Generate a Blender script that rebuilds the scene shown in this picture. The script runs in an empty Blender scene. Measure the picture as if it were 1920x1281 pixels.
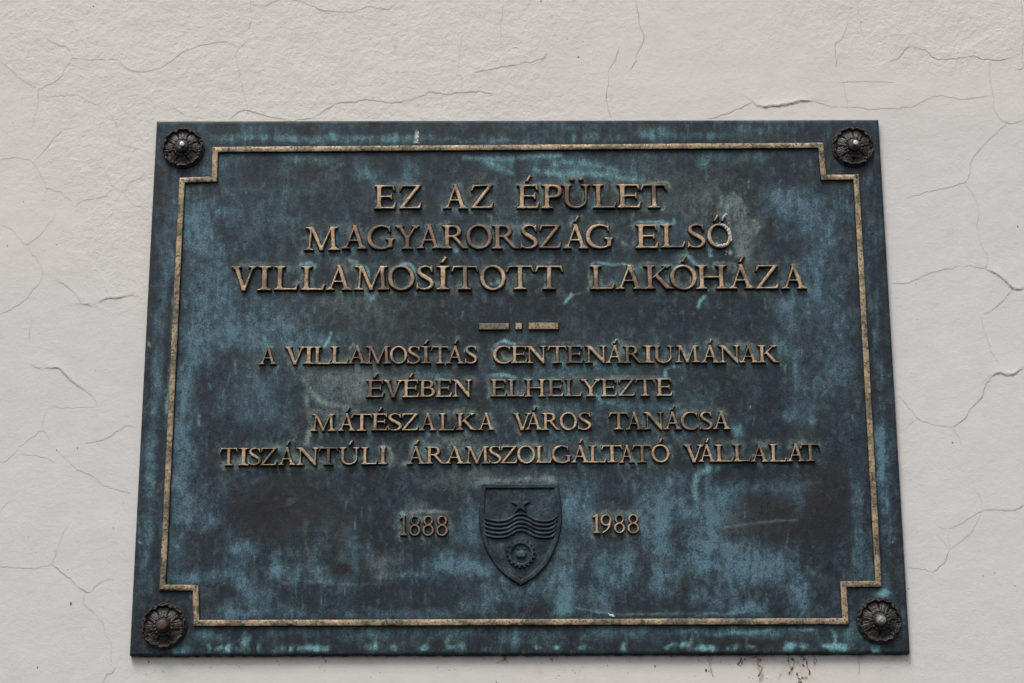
import bpy, math, random
import numpy as np
from math import radians, sin, cos, pi

sc = bpy.context.scene
col = sc.collection
rng = np.random.default_rng(7)
random.seed(7)

# ------------------------------------------------------------------ camera
W_PL, H_PL = 1.0, 0.72941            # plaque width and height in metres; its face is the plane y = 0
CAM = np.array([-0.01596, -2.21751, -0.50818])
PITCH, YAW, ROLL = 0.24604, -0.00313, -0.0032
FPX = 3200.0                         # 60 mm on a 36 mm sensor, in photograph pixels
f_ = np.array([-sin(YAW) * cos(PITCH), cos(YAW) * cos(PITCH), sin(PITCH)])
r_ = np.array([cos(YAW), sin(YAW), 0.0])
u_ = np.cross(r_, f_)
R2 = r_ * cos(ROLL) + u_ * sin(ROLL)
U2 = -r_ * sin(ROLL) + u_ * cos(ROLL)
cd = bpy.data.cameras.new('camera')
cam = bpy.data.objects.new('camera', cd)
col.objects.link(cam)
cd.lens = 60; cd.sensor_width = 36; cd.clip_start = 0.05; cd.clip_end = 100
from mathutils import Matrix, Vector
m = Matrix((( R2[0], U2[0], -f_[0], CAM[0]), (R2[1], U2[1], -f_[1], CAM[1]), (R2[2], U2[2], -f_[2], CAM[2]), (0, 0, 0, 1)))
cam.matrix_world = m
sc.camera = cam

# ------------------------------------------------------------------ sky, sun, exposure
SUN_EL, SUN_AZ = radians(60), radians(-25)     # azimuth: to the left of the wall's outward normal
wd = bpy.data.worlds.new('World'); sc.world = wd; wd.use_nodes = True
nt = wd.node_tree; nt.nodes.clear()
wo = nt.nodes.new('ShaderNodeOutputWorld'); bg = nt.nodes.new('ShaderNodeBackground')
sky = nt.nodes.new('ShaderNodeTexSky'); sky.sky_type = 'NISHITA'; sky.sun_disc = False
sdir = np.array([cos(SUN_EL) * sin(SUN_AZ), -cos(SUN_EL) * cos(SUN_AZ), sin(SUN_EL)])
sky.sun_elevation = SUN_EL
sky.sun_rotation = math.atan2(sdir[0], sdir[1])
sky.air_density = 1.0; sky.dust_density = 4.0; sky.ozone_density = 1.0
hs = nt.nodes.new('ShaderNodeHueSaturation'); hs.inputs['Saturation'].default_value = 0.45   # overcast: the blue is mostly veiled
nt.links.new(sky.outputs[0], hs.inputs['Color']); nt.links.new(hs.outputs[0], bg.inputs[0])
nt.links.new(bg.outputs[0], wo.inputs[0])
bg.inputs[1].default_value = 0.092
sl = bpy.data.lights.new('sun', 'SUN'); sl.energy = 1.45; sl.angle = radians(22); sl.color = (1.0, 0.96, 0.9)
so = bpy.data.objects.new('sun', sl); col.objects.link(so)
so.rotation_euler = Vector((-sdir[0], -sdir[1], -sdir[2])).to_track_quat('-Z', 'Y').to_euler()
so.location = (0, -3, 3)
sc.view_settings.view_transform = 'Standard'; sc.view_settings.look = 'None'
sc.view_settings.gamma = 1; sc.view_settings.exposure = 0.83

# ------------------------------------------------------------------ plane helpers
WALL_Y = 0.0088
def at(px, py, Y=0.0):
    """point of the plane y=Y that the photograph shows at (px, py)"""
    px = np.asarray(px, float); py = np.asarray(py, float)
    dx = (px - 960) / FPX; dy = -(py - 640.5) / FPX
    d = [f_[i] + dx * R2[i] + dy * U2[i] for i in range(3)]
    t = (Y - CAM[1]) / d[1]
    return CAM[0] + t * d[0], CAM[2] + t * d[2]
def topx(x, z, Y=0.0):
    v = [x - CAM[0], Y - CAM[1] + 0 * x, z - CAM[2]]
    dd = sum(v[i] * f_[i] for i in range(3))
    return 960 + FPX * sum(v[i] * R2[i] for i in range(3)) / dd, 640.5 - FPX * sum(v[i] * U2[i] for i in range(3)) / dd

def link(name, me, mat=None, parent=None, loc=None, smooth=True):
    o = bpy.data.objects.new(name, me); col.objects.link(o)
    if mat is not None and not me.materials: me.materials.append(mat)
    if parent is not None: o.parent = parent
    if loc is not None: o.location = loc
    return o
def tag(o, label=None, cat=None, group=None, kind=None):
    for k, v in (('label', label), ('category', cat), ('group', group), ('kind', kind)):
        if v: o[k] = v
    return o
def mesh(name, V, F, smooth=True):
    me = bpy.data.meshes.new(name)
    V = np.asarray(V, np.float32)
    if isinstance(F, np.ndarray) and F.ndim == 2:
        n = F.shape[1]
        me.vertices.add(len(V)); me.vertices.foreach_set('co', V.ravel())
        me.loops.add(F.size); me.loops.foreach_set('vertex_index', F.astype(np.int32).ravel())
        me.polygons.add(len(F)); me.polygons.foreach_set('loop_start', np.arange(0, F.size, n, dtype=np.int32))
        me.update(calc_edges=True)
    else:
        me.from_pydata([tuple(map(float, v)) for v in V], [], [tuple(map(int, f)) for f in F]); me.update()
    me.polygons.foreach_set('use_smooth', np.full(len(me.polygons), smooth))
    me.validate()
    return me
def grid_faces(ny, nx, keep=None):
    i = np.arange(ny * nx).reshape(ny, nx)
    q = np.stack([i[:-1, :-1], i[:-1, 1:], i[1:, 1:], i[1:, :-1]], -1).reshape(-1, 4)
    if keep is not None: q = q[keep.ravel()]
    return q
def compact(V, F):
    used = np.unique(F); mp = np.full(len(V), -1); mp[used] = np.arange(len(used))
    return V[used], mp[F], used

# ------------------------------------------------------------------ numpy noise
def vnoise(X, Y, seed):
    """smooth value noise in -1..1"""
    g = np.random.default_rng(seed).uniform(-1, 1, (256, 256))
    xi = np.floor(X).astype(int); yi = np.floor(Y).astype(int)
    fx = X - xi; fy = Y - yi
    fx = fx * fx * (3 - 2 * fx); fy = fy * fy * (3 - 2 * fy)
    a = g[yi % 256, xi % 256]; b = g[yi % 256, (xi + 1) % 256]
    c = g[(yi + 1) % 256, xi % 256]; d = g[(yi + 1) % 256, (xi + 1) % 256]
    return (a * (1 - fx) + b * fx) * (1 - fy) + (c * (1 - fx) + d * fx) * fy
def fbm(X, Y, sx, sy, seed, octv=5, gain=0.55):
    s = 0; a = 1; t = 0
    for o in range(octv):
        k = 2.03 ** o; ca, sa = cos(o * 0.9 + 0.6), sin(o * 0.9 + 0.6)
        x0 = X / sx * k; y0 = Y / sy * k
        if sx / sy > 2.5 or sy / sx > 2.5: ca, sa = cos(0.12 * (-1) ** o), sin(0.12 * (-1) ** o)
        x = x0 * ca - y0 * sa; y = x0 * sa + y0 * ca
        s = s + a * vnoise(x + 17.3 * o, y + 9.1 * o, seed + o); t += a; a *= gain
    return s / t * 1.6
def sstep(a, b, x):
    t = np.clip((x - a) / (b - a), 0, 1); return t * t * (3 - 2 * t)

# ------------------------------------------------------------------ material helpers
def newmat(name):
    m = bpy.data.materials.new(name); m.use_nodes = True
    n = m.node_tree.nodes; b = n['Principled BSDF']
    return m, m.node_tree, b
class NB:
    def __init__(s, nt): s.nt = nt
    def n(s, t, **k):
        x = s.nt.nodes.new(t)
        for a, v in k.items():
            if a.startswith('_'): continue
            setattr(x, a, v)
        return x
    def l(s, a, b): s.nt.links.new(a, b)
    def noise(s, vec, scale, detail=4, rough=0.55, dist=0.0):
        x = s.n('ShaderNodeTexNoise'); x.inputs['Scale'].default_value = scale
        x.inputs['Detail'].default_value = detail; x.inputs['Roughness'].default_value = rough
        x.inputs['Distortion'].default_value = dist
        if vec is not None: s.l(vec, x.inputs['Vector'])
        return x.outputs['Fac']
    def ramp(s, fac, lo, hi, a=0.0, b=1.0):
        x = s.n('ShaderNodeMapRange'); x.interpolation_type = 'SMOOTHSTEP'
        for i, v in zip(('From Min', 'From Max', 'To Min', 'To Max'), (lo, hi, a, b)): x.inputs[i].default_value = v
        s.l(fac, x.inputs['Value']); return x.outputs[0]
    def math(s, op, a, b=None):
        x = s.n('ShaderNodeMath'); x.operation = op
        for i, v in enumerate((a, b)):
            if v is None: continue
            if isinstance(v, (int, float)): x.inputs[i].default_value = v
            else: s.l(v, x.inputs[i])
        return x.outputs[0]
    def mix(s, fac, a, b):
        x = s.n('ShaderNodeMix'); x.data_type = 'RGBA'
        for sock, v in ((x.inputs[0], fac), (x.inputs[6], a), (x.inputs[7], b)):
            if isinstance(v, (int, float)): sock.default_value = v
            elif isinstance(v, tuple): sock.default_value = (*v, 1)
            else: s.l(v, sock)
        return x.outputs[2]
    def bump(s, h, strength, dist, prev=None):
        x = s.n('ShaderNodeBump'); x.inputs['Strength'].default_value = strength; x.inputs['Distance'].default_value = dist
        s.l(h, x.inputs['Height'])
        if prev is not None: s.l(prev, x.inputs['Normal'])
        return x.outputs[0]
    def scaled(s, vec, sx, sy, sz):
        x = s.n('ShaderNodeMapping'); x.inputs['Scale'].default_value = (sx, sy, sz); s.l(vec, x.inputs['Vector']); return x.outputs[0]

# palette of the bronze patina (linear)
DARK = (0.0072, 0.0108, 0.0165)
DARK2 = (0.0088, 0.0098, 0.0135)
SLATE = (0.020, 0.037, 0.047)
BLUE = (0.080, 0.152, 0.200)
TEAL = (0.092, 0.205, 0.232)
GREEN = (0.092, 0.118, 0.112)
VERD = (0.17, 0.355, 0.375)
VERD2 = (0.185, 0.235, 0.220)
PALE = (0.50, 0.50, 0.47)

def mat_patina():
    m, nt, b = newmat('patinated_bronze'); B = NB(nt)
    geo = B.n('ShaderNodeNewGeometry'); pos = geo.outputs['Position']
    a1 = B.n('ShaderNodeAttribute', attribute_name='patina'); a2 = B.n('ShaderNodeAttribute', attribute_name='patina_b')
    s1 = B.n('ShaderNodeSeparateColor'); B.l(a1.outputs['Color'], s1.inputs[0])
    a3 = B.n('ShaderNodeAttribute', attribute_name='patina_c'); s3 = B.n('ShaderNodeSeparateColor'); B.l(a3.outputs['Color'], s3.inputs[0])
    s2 = B.n('ShaderNodeSeparateColor'); B.l(a2.outputs['Color'], s2.inputs[0])
    streak = B.scaled(pos, 1, 1, 0.45)
    n1 = B.noise(streak, 150, 6, 0.65, 0.4)
    n2 = B.noise(pos, 420, 5, 0.7)
    n3 = B.noise(pos, 55, 5, 0.6, 0.5)
    n4 = B.noise(pos, 1500, 2, 0.6); n6 = B.noise(pos, 160, 6, 0.7, 1.2); n7 = B.noise(pos, 760, 3, 0.65)
    base = B.mix(B.ramp(n3, 0.35, 0.65), DARK, DARK2)
    base = B.mix(B.math('MULTIPLY', B.ramp(n6, 0.38, 0.68), 0.40), base, SLATE)
    t = B.math('ADD', B.math('MULTIPLY', B.math('SUBTRACT', n2, 0.5), 2.6), B.math('MULTIPLY', B.math('SUBTRACT', n1, 0.5), 2.0))
    t = B.math('ADD', t, B.math('MULTIPLY', B.math('SUBTRACT', n6, 0.5), 2.2))
    breakup = B.math('MAXIMUM', B.math('ADD', t, 1.0), 0.12)
    def veil(c, colr, base, amp=1.0):
        # deposit breaks up along the metal's grain
        f = B.math('MULTIPLY', c, breakup)
        f = B.math('MULTIPLY', f, amp)
        x = B.n('ShaderNodeClamp'); B.l(f, x.inputs[0])
        return B.mix(x.outputs[0], base, colr)
    base = veil(s2.outputs[0], SLATE, base)
    base = veil(s1.outputs[2], GREEN, base)
    base = veil(s1.outputs[0], BLUE, base)
    base = veil(s1.outputs[1], TEAL, base)
    base = veil(s2.outputs[1], (0.014, 0.0115, 0.0130), base)
    base = veil(s3.outputs[1], VERD2, base)
    base = veil(s3.outputs[0], VERD, base)
    # leathery grain of the sand casting: noise multiplies the colour darker and lighter
    g = B.math('ADD', B.math('MULTIPLY', B.math('SUBTRACT', n2, 0.5), 1.9), B.math('MULTIPLY', B.math('SUBTRACT', n7, 0.5), 1.5))
    g = B.math('MAXIMUM', B.math('ADD', g, 1.0), 0.35)
    mg = B.n('ShaderNodeMix'); mg.data_type = 'RGBA'; mg.blend_type = 'MULTIPLY'; mg.inputs[0].default_value = 1.0
    B.l(base, mg.inputs[6]); cg = B.n('ShaderNodeCombineColor')
    for i in range(3): B.l(g, cg.inputs[i])
    B.l(cg.outputs[0], mg.inputs[7]); base = mg.outputs[2]
    base = B.mix(s2.outputs[2], base, PALE)
    # pin-size pits and bright specks
    base = B.mix(B.math('MULTIPLY', B.ramp(n4, 0.60, 0.74), 0.45), base, (0.075, 0.11, 0.125))
    base = B.mix(B.math('MULTIPLY', B.ramp(n4, 0.40, 0.28), 0.75), base, (0.006, 0.007, 0.009))
    B.l(base, b.inputs['Base Color'])
    b.inputs['Metallic'].default_value = 0.0
    b.inputs['Specular IOR Level'].default_value = 0.24
    B.l(B.ramp(n2, 0.3, 0.7, 0.42, 0.66), b.inputs['Roughness'])
    nn = B.bump(n2, 0.55, 0.0007); nn = B.bump(n4, 0.35, 0.0004, nn); nn = B.bump(n3, 0.35, 0.002, nn)
    B.l(nn, b.inputs['Normal'])
    return m

def mat_brass(name, top, low, relief, worn=(0.045, 0.032, 0.027), pits=0.5, dark=0.5):
    m, nt, b = newmat(name); B = NB(nt)
    geo = B.n('ShaderNodeNewGeometry'); pos = geo.outputs['Position']
    tc = B.n('ShaderNodeTexCoord'); sx = B.n('ShaderNodeSeparateXYZ'); B.l(tc.outputs['Object'], sx.inputs[0])
    h = B.math('MULTIPLY', sx.outputs[1], -1.0 / relief)
    n1 = B.noise(pos, 22, 4, 0.6, 0.6); n2 = B.noise(pos, 330, 6, 0.7, 0.3); n3 = B.noise(pos, 900, 3, 0.6); n5 = B.noise(pos, 90, 4, 0.6, 0.5)
    c = B.mix(B.ramp(n5, 0.35, 0.68), top, low)
    c = B.mix(B.math('MULTIPLY', B.ramp(n1, 0.44, 0.62), dark), c, worn)
    c = B.mix(B.math('MULTIPLY', B.ramp(n2, 0.51, 0.62), pits), c, (0.026, 0.028, 0.029))
    if pits > 0.8: c = B.mix(B.math('MULTIPLY', B.ramp(B.noise(pos, 190, 4, 0.65, 0.8), 0.50, 0.60), B.ramp(n1, 0.34, 0.55)), c, (0.060, 0.058, 0.050))
    hm = B.math('ADD', h, B.math('MULTIPLY', B.math('SUBTRACT', n5, 0.5), 0.5))
    rub = B.ramp(hm, 0.62, 0.97)
    side = B.mix(B.ramp(n2, 0.45, 0.6), (0.014, 0.015, 0.017), (0.028, 0.024, 0.021))
    c = B.mix(rub, side, c)
    B.l(c, b.inputs['Base Color'])
    B.l(B.math('MULTIPLY', rub, 0.25), b.inputs['Metallic'])
    b.inputs['Specular IOR Level'].default_value = 0.35
    B.l(B.ramp(n3, 0.3, 0.7, 0.38, 0.6), b.inputs['Roughness'])
    nn = B.bump(n2, 0.5, 0.0008); nn = B.bump(n5, 0.4, 0.0015, nn)
    B.l(nn, b.inputs['Normal'])
    return m

def mat_simple(name, c1, c2, scale, rough=(0.5, 0.7), metal=0.0, bump=0.4, bd=0.0006, spec=0.4):
    m, nt, b = newmat(name); B = NB(nt)
    geo = B.n('ShaderNodeNewGeometry'); pos = geo.outputs['Position']
    n1 = B.noise(pos, scale, 5, 0.6, 0.3); n2 = B.noise(pos, scale * 6, 4, 0.6)
    c = B.mix(B.ramp(n1, 0.35, 0.65), c1, c2)
    B.l(c, b.inputs['Base Color']); b.inputs['Metallic'].default_value = metal
    b.inputs['Specular IOR Level'].default_value = spec
    B.l(B.ramp(n2, 0.3, 0.7, *rough), b.inputs['Roughness'])
    B.l(B.bump(n2, bump, bd), b.inputs['Normal'])
    return m

def mat_wall():
    m, nt, b = newmat('painted_plaster'); B = NB(nt)
    geo = B.n('ShaderNodeNewGeometry'); pos = geo.outputs['Position']
    a = B.n('ShaderNodeAttribute', attribute_name='wall'); s = B.n('ShaderNodeSeparateColor'); B.l(a.outputs['Color'], s.inputs[0])
    n1 = B.noise(pos, 3.0, 4, 0.55); n2 = B.noise(pos, 30, 5, 0.6)
    warm = B.mix(n1, (0.598, 0.574, 0.531), (0.632, 0.607, 0.563))
    cool = B.mix(n1, (0.578, 0.566, 0.554), (0.606, 0.594, 0.582))
    c = B.mix(s.outputs[0], warm, cool)
    c = B.mix(B.ramp(n2, 0.35, 0.75, 0.0, 0.09), c, (0.40, 0.35, 0.30))
    c = B.mix(B.math('MULTIPLY', s.outputs[2], 0.8), c, (0.22, 0.165, 0.12))
    B.l(c, b.inputs['Base Color']); b.inputs['Roughness'].default_value = 0.85
    b.inputs['Specular IOR Level'].default_value = 0.2
    peel = B.noise(pos, 165, 4, 0.55, 0.5); fine = B.noise(pos, 620, 3, 0.6)
    bru = B.noise(B.scaled(pos, 0.12, 1, 1), 480, 3, 0.6)
    hgt = B.math('ADD', B.math('MULTIPLY', peel, B.ramp(s.outputs[1], 0, 1, 0.24, 0.74)), B.math('MULTIPLY', fine, 0.16))
    hgt = B.math('ADD', hgt, B.math('MULTIPLY', bru, B.ramp(s.outputs[1], 0.6, 0.0, 0.0, 0.05)))
    B.l(B.bump(hgt, 0.5, 0.0028), b.inputs['Normal'])
    return m

M_pat = mat_patina()
M_letter = mat_brass('worn_brass_letter', (0.54, 0.395, 0.25), (0.35, 0.23, 0.14), 0.0052, dark=0.72, pits=0.55)
M_letter_dark = mat_brass('tarnished_brass_letter', (0.30, 0.195, 0.14), (0.18, 0.115, 0.090), 0.0052, dark=0.6, pits=0.45)
M_band = mat_brass('worn_brass_band', (0.45, 0.345, 0.215), (0.30, 0.22, 0.13), 0.0036, worn=(0.095, 0.088, 0.068), pits=0.95, dark=0.7)
M_wall = mat_wall()
M_ros = mat_simple('dark_brown_cast_iron', (0.017, 0.0130, 0.0125), (0.028, 0.0205, 0.0185), 90, (0.40, 0.58), 0.0, 0.3, 0.0004, 0.5)
M_zinc = mat_simple('zinc_steel', (0.55, 0.60, 0.60), (0.34, 0.40, 0.38), 260, (0.28, 0.5), 0.5, 0.3, 0.0003)
M_steel = mat_simple('dull_steel', (0.30, 0.34, 0.32), (0.16, 0.19, 0.175), 300, (0.4, 0.6), 0.3, 0.4, 0.0004)
M_collar = mat_simple('tarnished_collar', (0.035, 0.042, 0.036), (0.06, 0.072, 0.062), 200, (0.35, 0.5), 0.2)
M_rust = mat_simple('rusty_brown_cap', (0.085, 0.040, 0.028), (0.055, 0.030, 0.024), 260, (0.5, 0.7), 0.1)
M_crack = mat_simple('crack_dark_gap', (0.34, 0.30, 0.26), (0.45, 0.41, 0.365), 60, (0.9, 0.95))  # wider cracks: gap painted as a ribbon darker than the plaster
M_crack2 = mat_simple('hairline_crack', (0.46, 0.42, 0.375), (0.54, 0.51, 0.465), 40, (0.9, 0.95))
M_dirt = mat_simple('brown_dirt', (0.27, 0.16, 0.08), (0.11, 0.065, 0.038), 300, (0.8, 0.9), 0, 0.6, 0.001)
M_straw = mat_simple('dry_stem', (0.33, 0.20, 0.07), (0.17, 0.095, 0.04), 120, (0.7, 0.8))
M_drop = mat_simple('dried_white_dropping', (0.62, 0.62, 0.59), (0.36, 0.36, 0.34), 420, (0.7, 0.85), 0, 0.6, 0.001)
M_web = mat_simple('dusty_cobweb', (0.22, 0.19, 0.15), (0.3, 0.27, 0.22), 200, (0.8, 0.9))

# ------------------------------------------------------------------ signed-distance shapes
def sd_poly(X, Y, P):
    P = np.asarray(P, float); d = np.full(X.shape, 1e9); s = np.ones(X.shape)
    n = len(P)
    for i in range(n):
        a = P[i]; b = P[i - 1]; e = b - a
        wx = X - a[0]; wy = Y - a[1]
        t = np.clip((wx * e[0] + wy * e[1]) / max(e @ e, 1e-12), 0, 1)
        d = np.minimum(d, (wx - e[0] * t) ** 2 + (wy - e[1] * t) ** 2)
        c1 = Y >= a[1]; c2 = Y < b[1]; c3 = e[0] * wy > e[1] * wx
        flip = (c1 & c2 & c3) | (~c1 & ~c2 & ~c3)
        s = np.where(flip, -s, s)
    return s * np.sqrt(d)
def catmull(pts, n=10):
    P = np.asarray(pts, float); P = np.vstack([2 * P[0] - P[1], P, 2 * P[-1] - P[-2]])
    out = []
    for i in range(1, len(P) - 2):
        for t in np.linspace(0, 1, n, endpoint=False):
            a, b, c, d = P[i - 1], P[i], P[i + 1], P[i + 2]
            out.append(0.5 * (2 * b + (c - a) * t + (2 * a - 5 * b + 4 * c - d) * t * t + (3 * b - a - 3 * c + d) * t ** 3))
    out.append(P[-2]); return np.array(out)
def sd_stroke(X, Y, pts, n=8):
    """pts rows: x, y, width"""
    Q = catmull(pts, n); d = np.full(X.shape, 1e9)
    for a, b in zip(Q[:-1], Q[1:]):
        e = (b - a)[:2]; wx = X - a[0]; wy = Y - a[1]
        t = np.clip((wx * e[0] + wy * e[1]) / max(e @ e, 1e-12), 0, 1)
        d = np.minimum(d, np.hypot(wx - e[0] * t, wy - e[1] * t) - 0.5 * (a[2] + (b[2] - a[2]) * t))
    return d
def ell(cx, cy, rx, ry, rot=0, n=40):
    a = np.linspace(0, 2 * pi, n, endpoint=False); x = rx * np.cos(a); y = ry * np.sin(a)
    return np.stack([cx + x * cos(rot) - y * sin(rot), cy + x * sin(rot) + y * cos(rot)], 1)
def dshape(x0, x1, y0, y1, n=16):
    r = (y1 - y0) / 2; rx = min(r * 1.12, (x1 - x0)); a = np.linspace(-pi / 2, pi / 2, n)
    pts = [(x0, y0)] + [(x1 - rx + rx * cos(t), (y0 + y1) / 2 + r * sin(t)) for t in a] + [(x0, y1)]
    return np.array(pts)
T, t_ = 0.172, 0.096
def foot(cx, l, r, y=0, up=1, s=T):
    th = 0.062
    p = [(cx - l, y), (cx + r, y), (cx + r - 0.01, y + up * th), (cx + s / 2 + 0.035, y + up * (th + 0.022)), (cx + s / 2, y + up * 0.15),
         (cx - s / 2, y + up * 0.15), (cx - s / 2 - 0.035, y + up * (th + 0.022)), (cx - l + 0.01, y + up * th)]
    return ('p', p)
def stem(cx, y0=0, y1=1, s=T): return ('p', [(cx - s / 2, y0), (cx + s / 2, y0), (cx + s / 2, y1), (cx - s / 2, y1)])
def diag(xa, ya, xb, yb, w): return ('p', [(xa - w / 2, ya), (xa + w / 2, ya), (xb + w / 2, yb), (xb - w / 2, yb)])
def ring(cx, cy, rx, ry, tx=T, ty=t_, rot=0.0): return ('r', ell(cx, cy, rx, ry), ell(cx, cy, rx - tx, ry - ty, rot))
def bowl(x0, x1, y0, y1): return ('r', dshape(x0, x1, y0, y1), dshape(x0 - 0.02, x1 - T, y0 + t_, y1 - t_))
def acute(cx): return ('p', [(cx - 0.09, 1.13), (cx + 0.0, 1.12), (cx + 0.15, 1.36), (cx + 0.05, 1.40)])
def horiz_E(w, mid=True):
    L = [stem(0.2), foot(0.2, 0.19, 0.1), foot(0.2, 0.19, 0.1, 1, -1),
         ('p', [(0.2, 0), (w - 0.05, 0), (w, 0.27), (w - 0.055, 0.27), (w - 0.14, 0.09), (0.2, 0.09)]),
         ('p', [(0.2, 1), (w - 0.07, 1), (w - 0.05, 0.76), (w - 0.105, 0.76), (w - 0.17, 0.915), (0.2, 0.915)])]
    if mid: L += [('p', [(0.2, 0.475), (w - 0.22, 0.475), (w - 0.2, 0.38), (w - 0.15, 0.38), (w - 0.15, 0.66), (w - 0.2, 0.66), (w - 0.22, 0.56), (0.2, 0.56)])]
    return L
def A_(): return [diag(0.17, 0.02, 0.5, 1.0, 0.085), diag(0.80, 0.02, 0.48, 1.03, 0.17), ('p', [(0.25, 0.32), (0.7, 0.32), (0.68, 0.40), (0.27, 0.40)]),
                  foot(0.17, 0.17, 0.16, s=0.08), foot(0.81, 0.19, 0.19)]
def O_(cx=0.53): return [ring(cx, 0.5, 0.53, 0.53, 0.180, 0.098, 0.18)]
def U_(): return [stem(0.22, 0.4), foot(0.22, 0.21, 0.19, 1, -1), stem(0.93, 0.38, 1, 0.085), foot(0.93, 0.18, 0.17, 1, -1, 0.085),
                  ('s', [(0.22, 0.45, T), (0.23, 0.27, T), (0.35, 0.09, 0.13), (0.58, 0.03, 0.10), (0.80, 0.11, 0.09), (0.92, 0.27, 0.085), (0.93, 0.45, 0.085)])]
def I_(): return [stem(0.25), foot(0.25, 0.23, 0.23), foot(0.25, 0.23, 0.23, 1, -1)]
def C_(w=0.92): return [('s', [(w - 0.03, 0.16, 0.06), (w - 0.2, 0.045, 0.085), (0.52, 0.03, 0.11), (0.26, 0.12, 0.16), (0.10, 0.35, 0.175), (0.10, 0.64, 0.175), (0.26, 0.88, 0.15),
                  (0.50, 0.975, 0.10), (w - 0.22, 0.95, 0.085), (w - 0.07, 0.86, 0.07)]), ('p', [(w - 0.09, 0.98), (w - 0.03, 0.98), (w - 0.03, 0.72), (w - 0.075, 0.72), (w - 0.14, 0.9)])]
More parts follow.
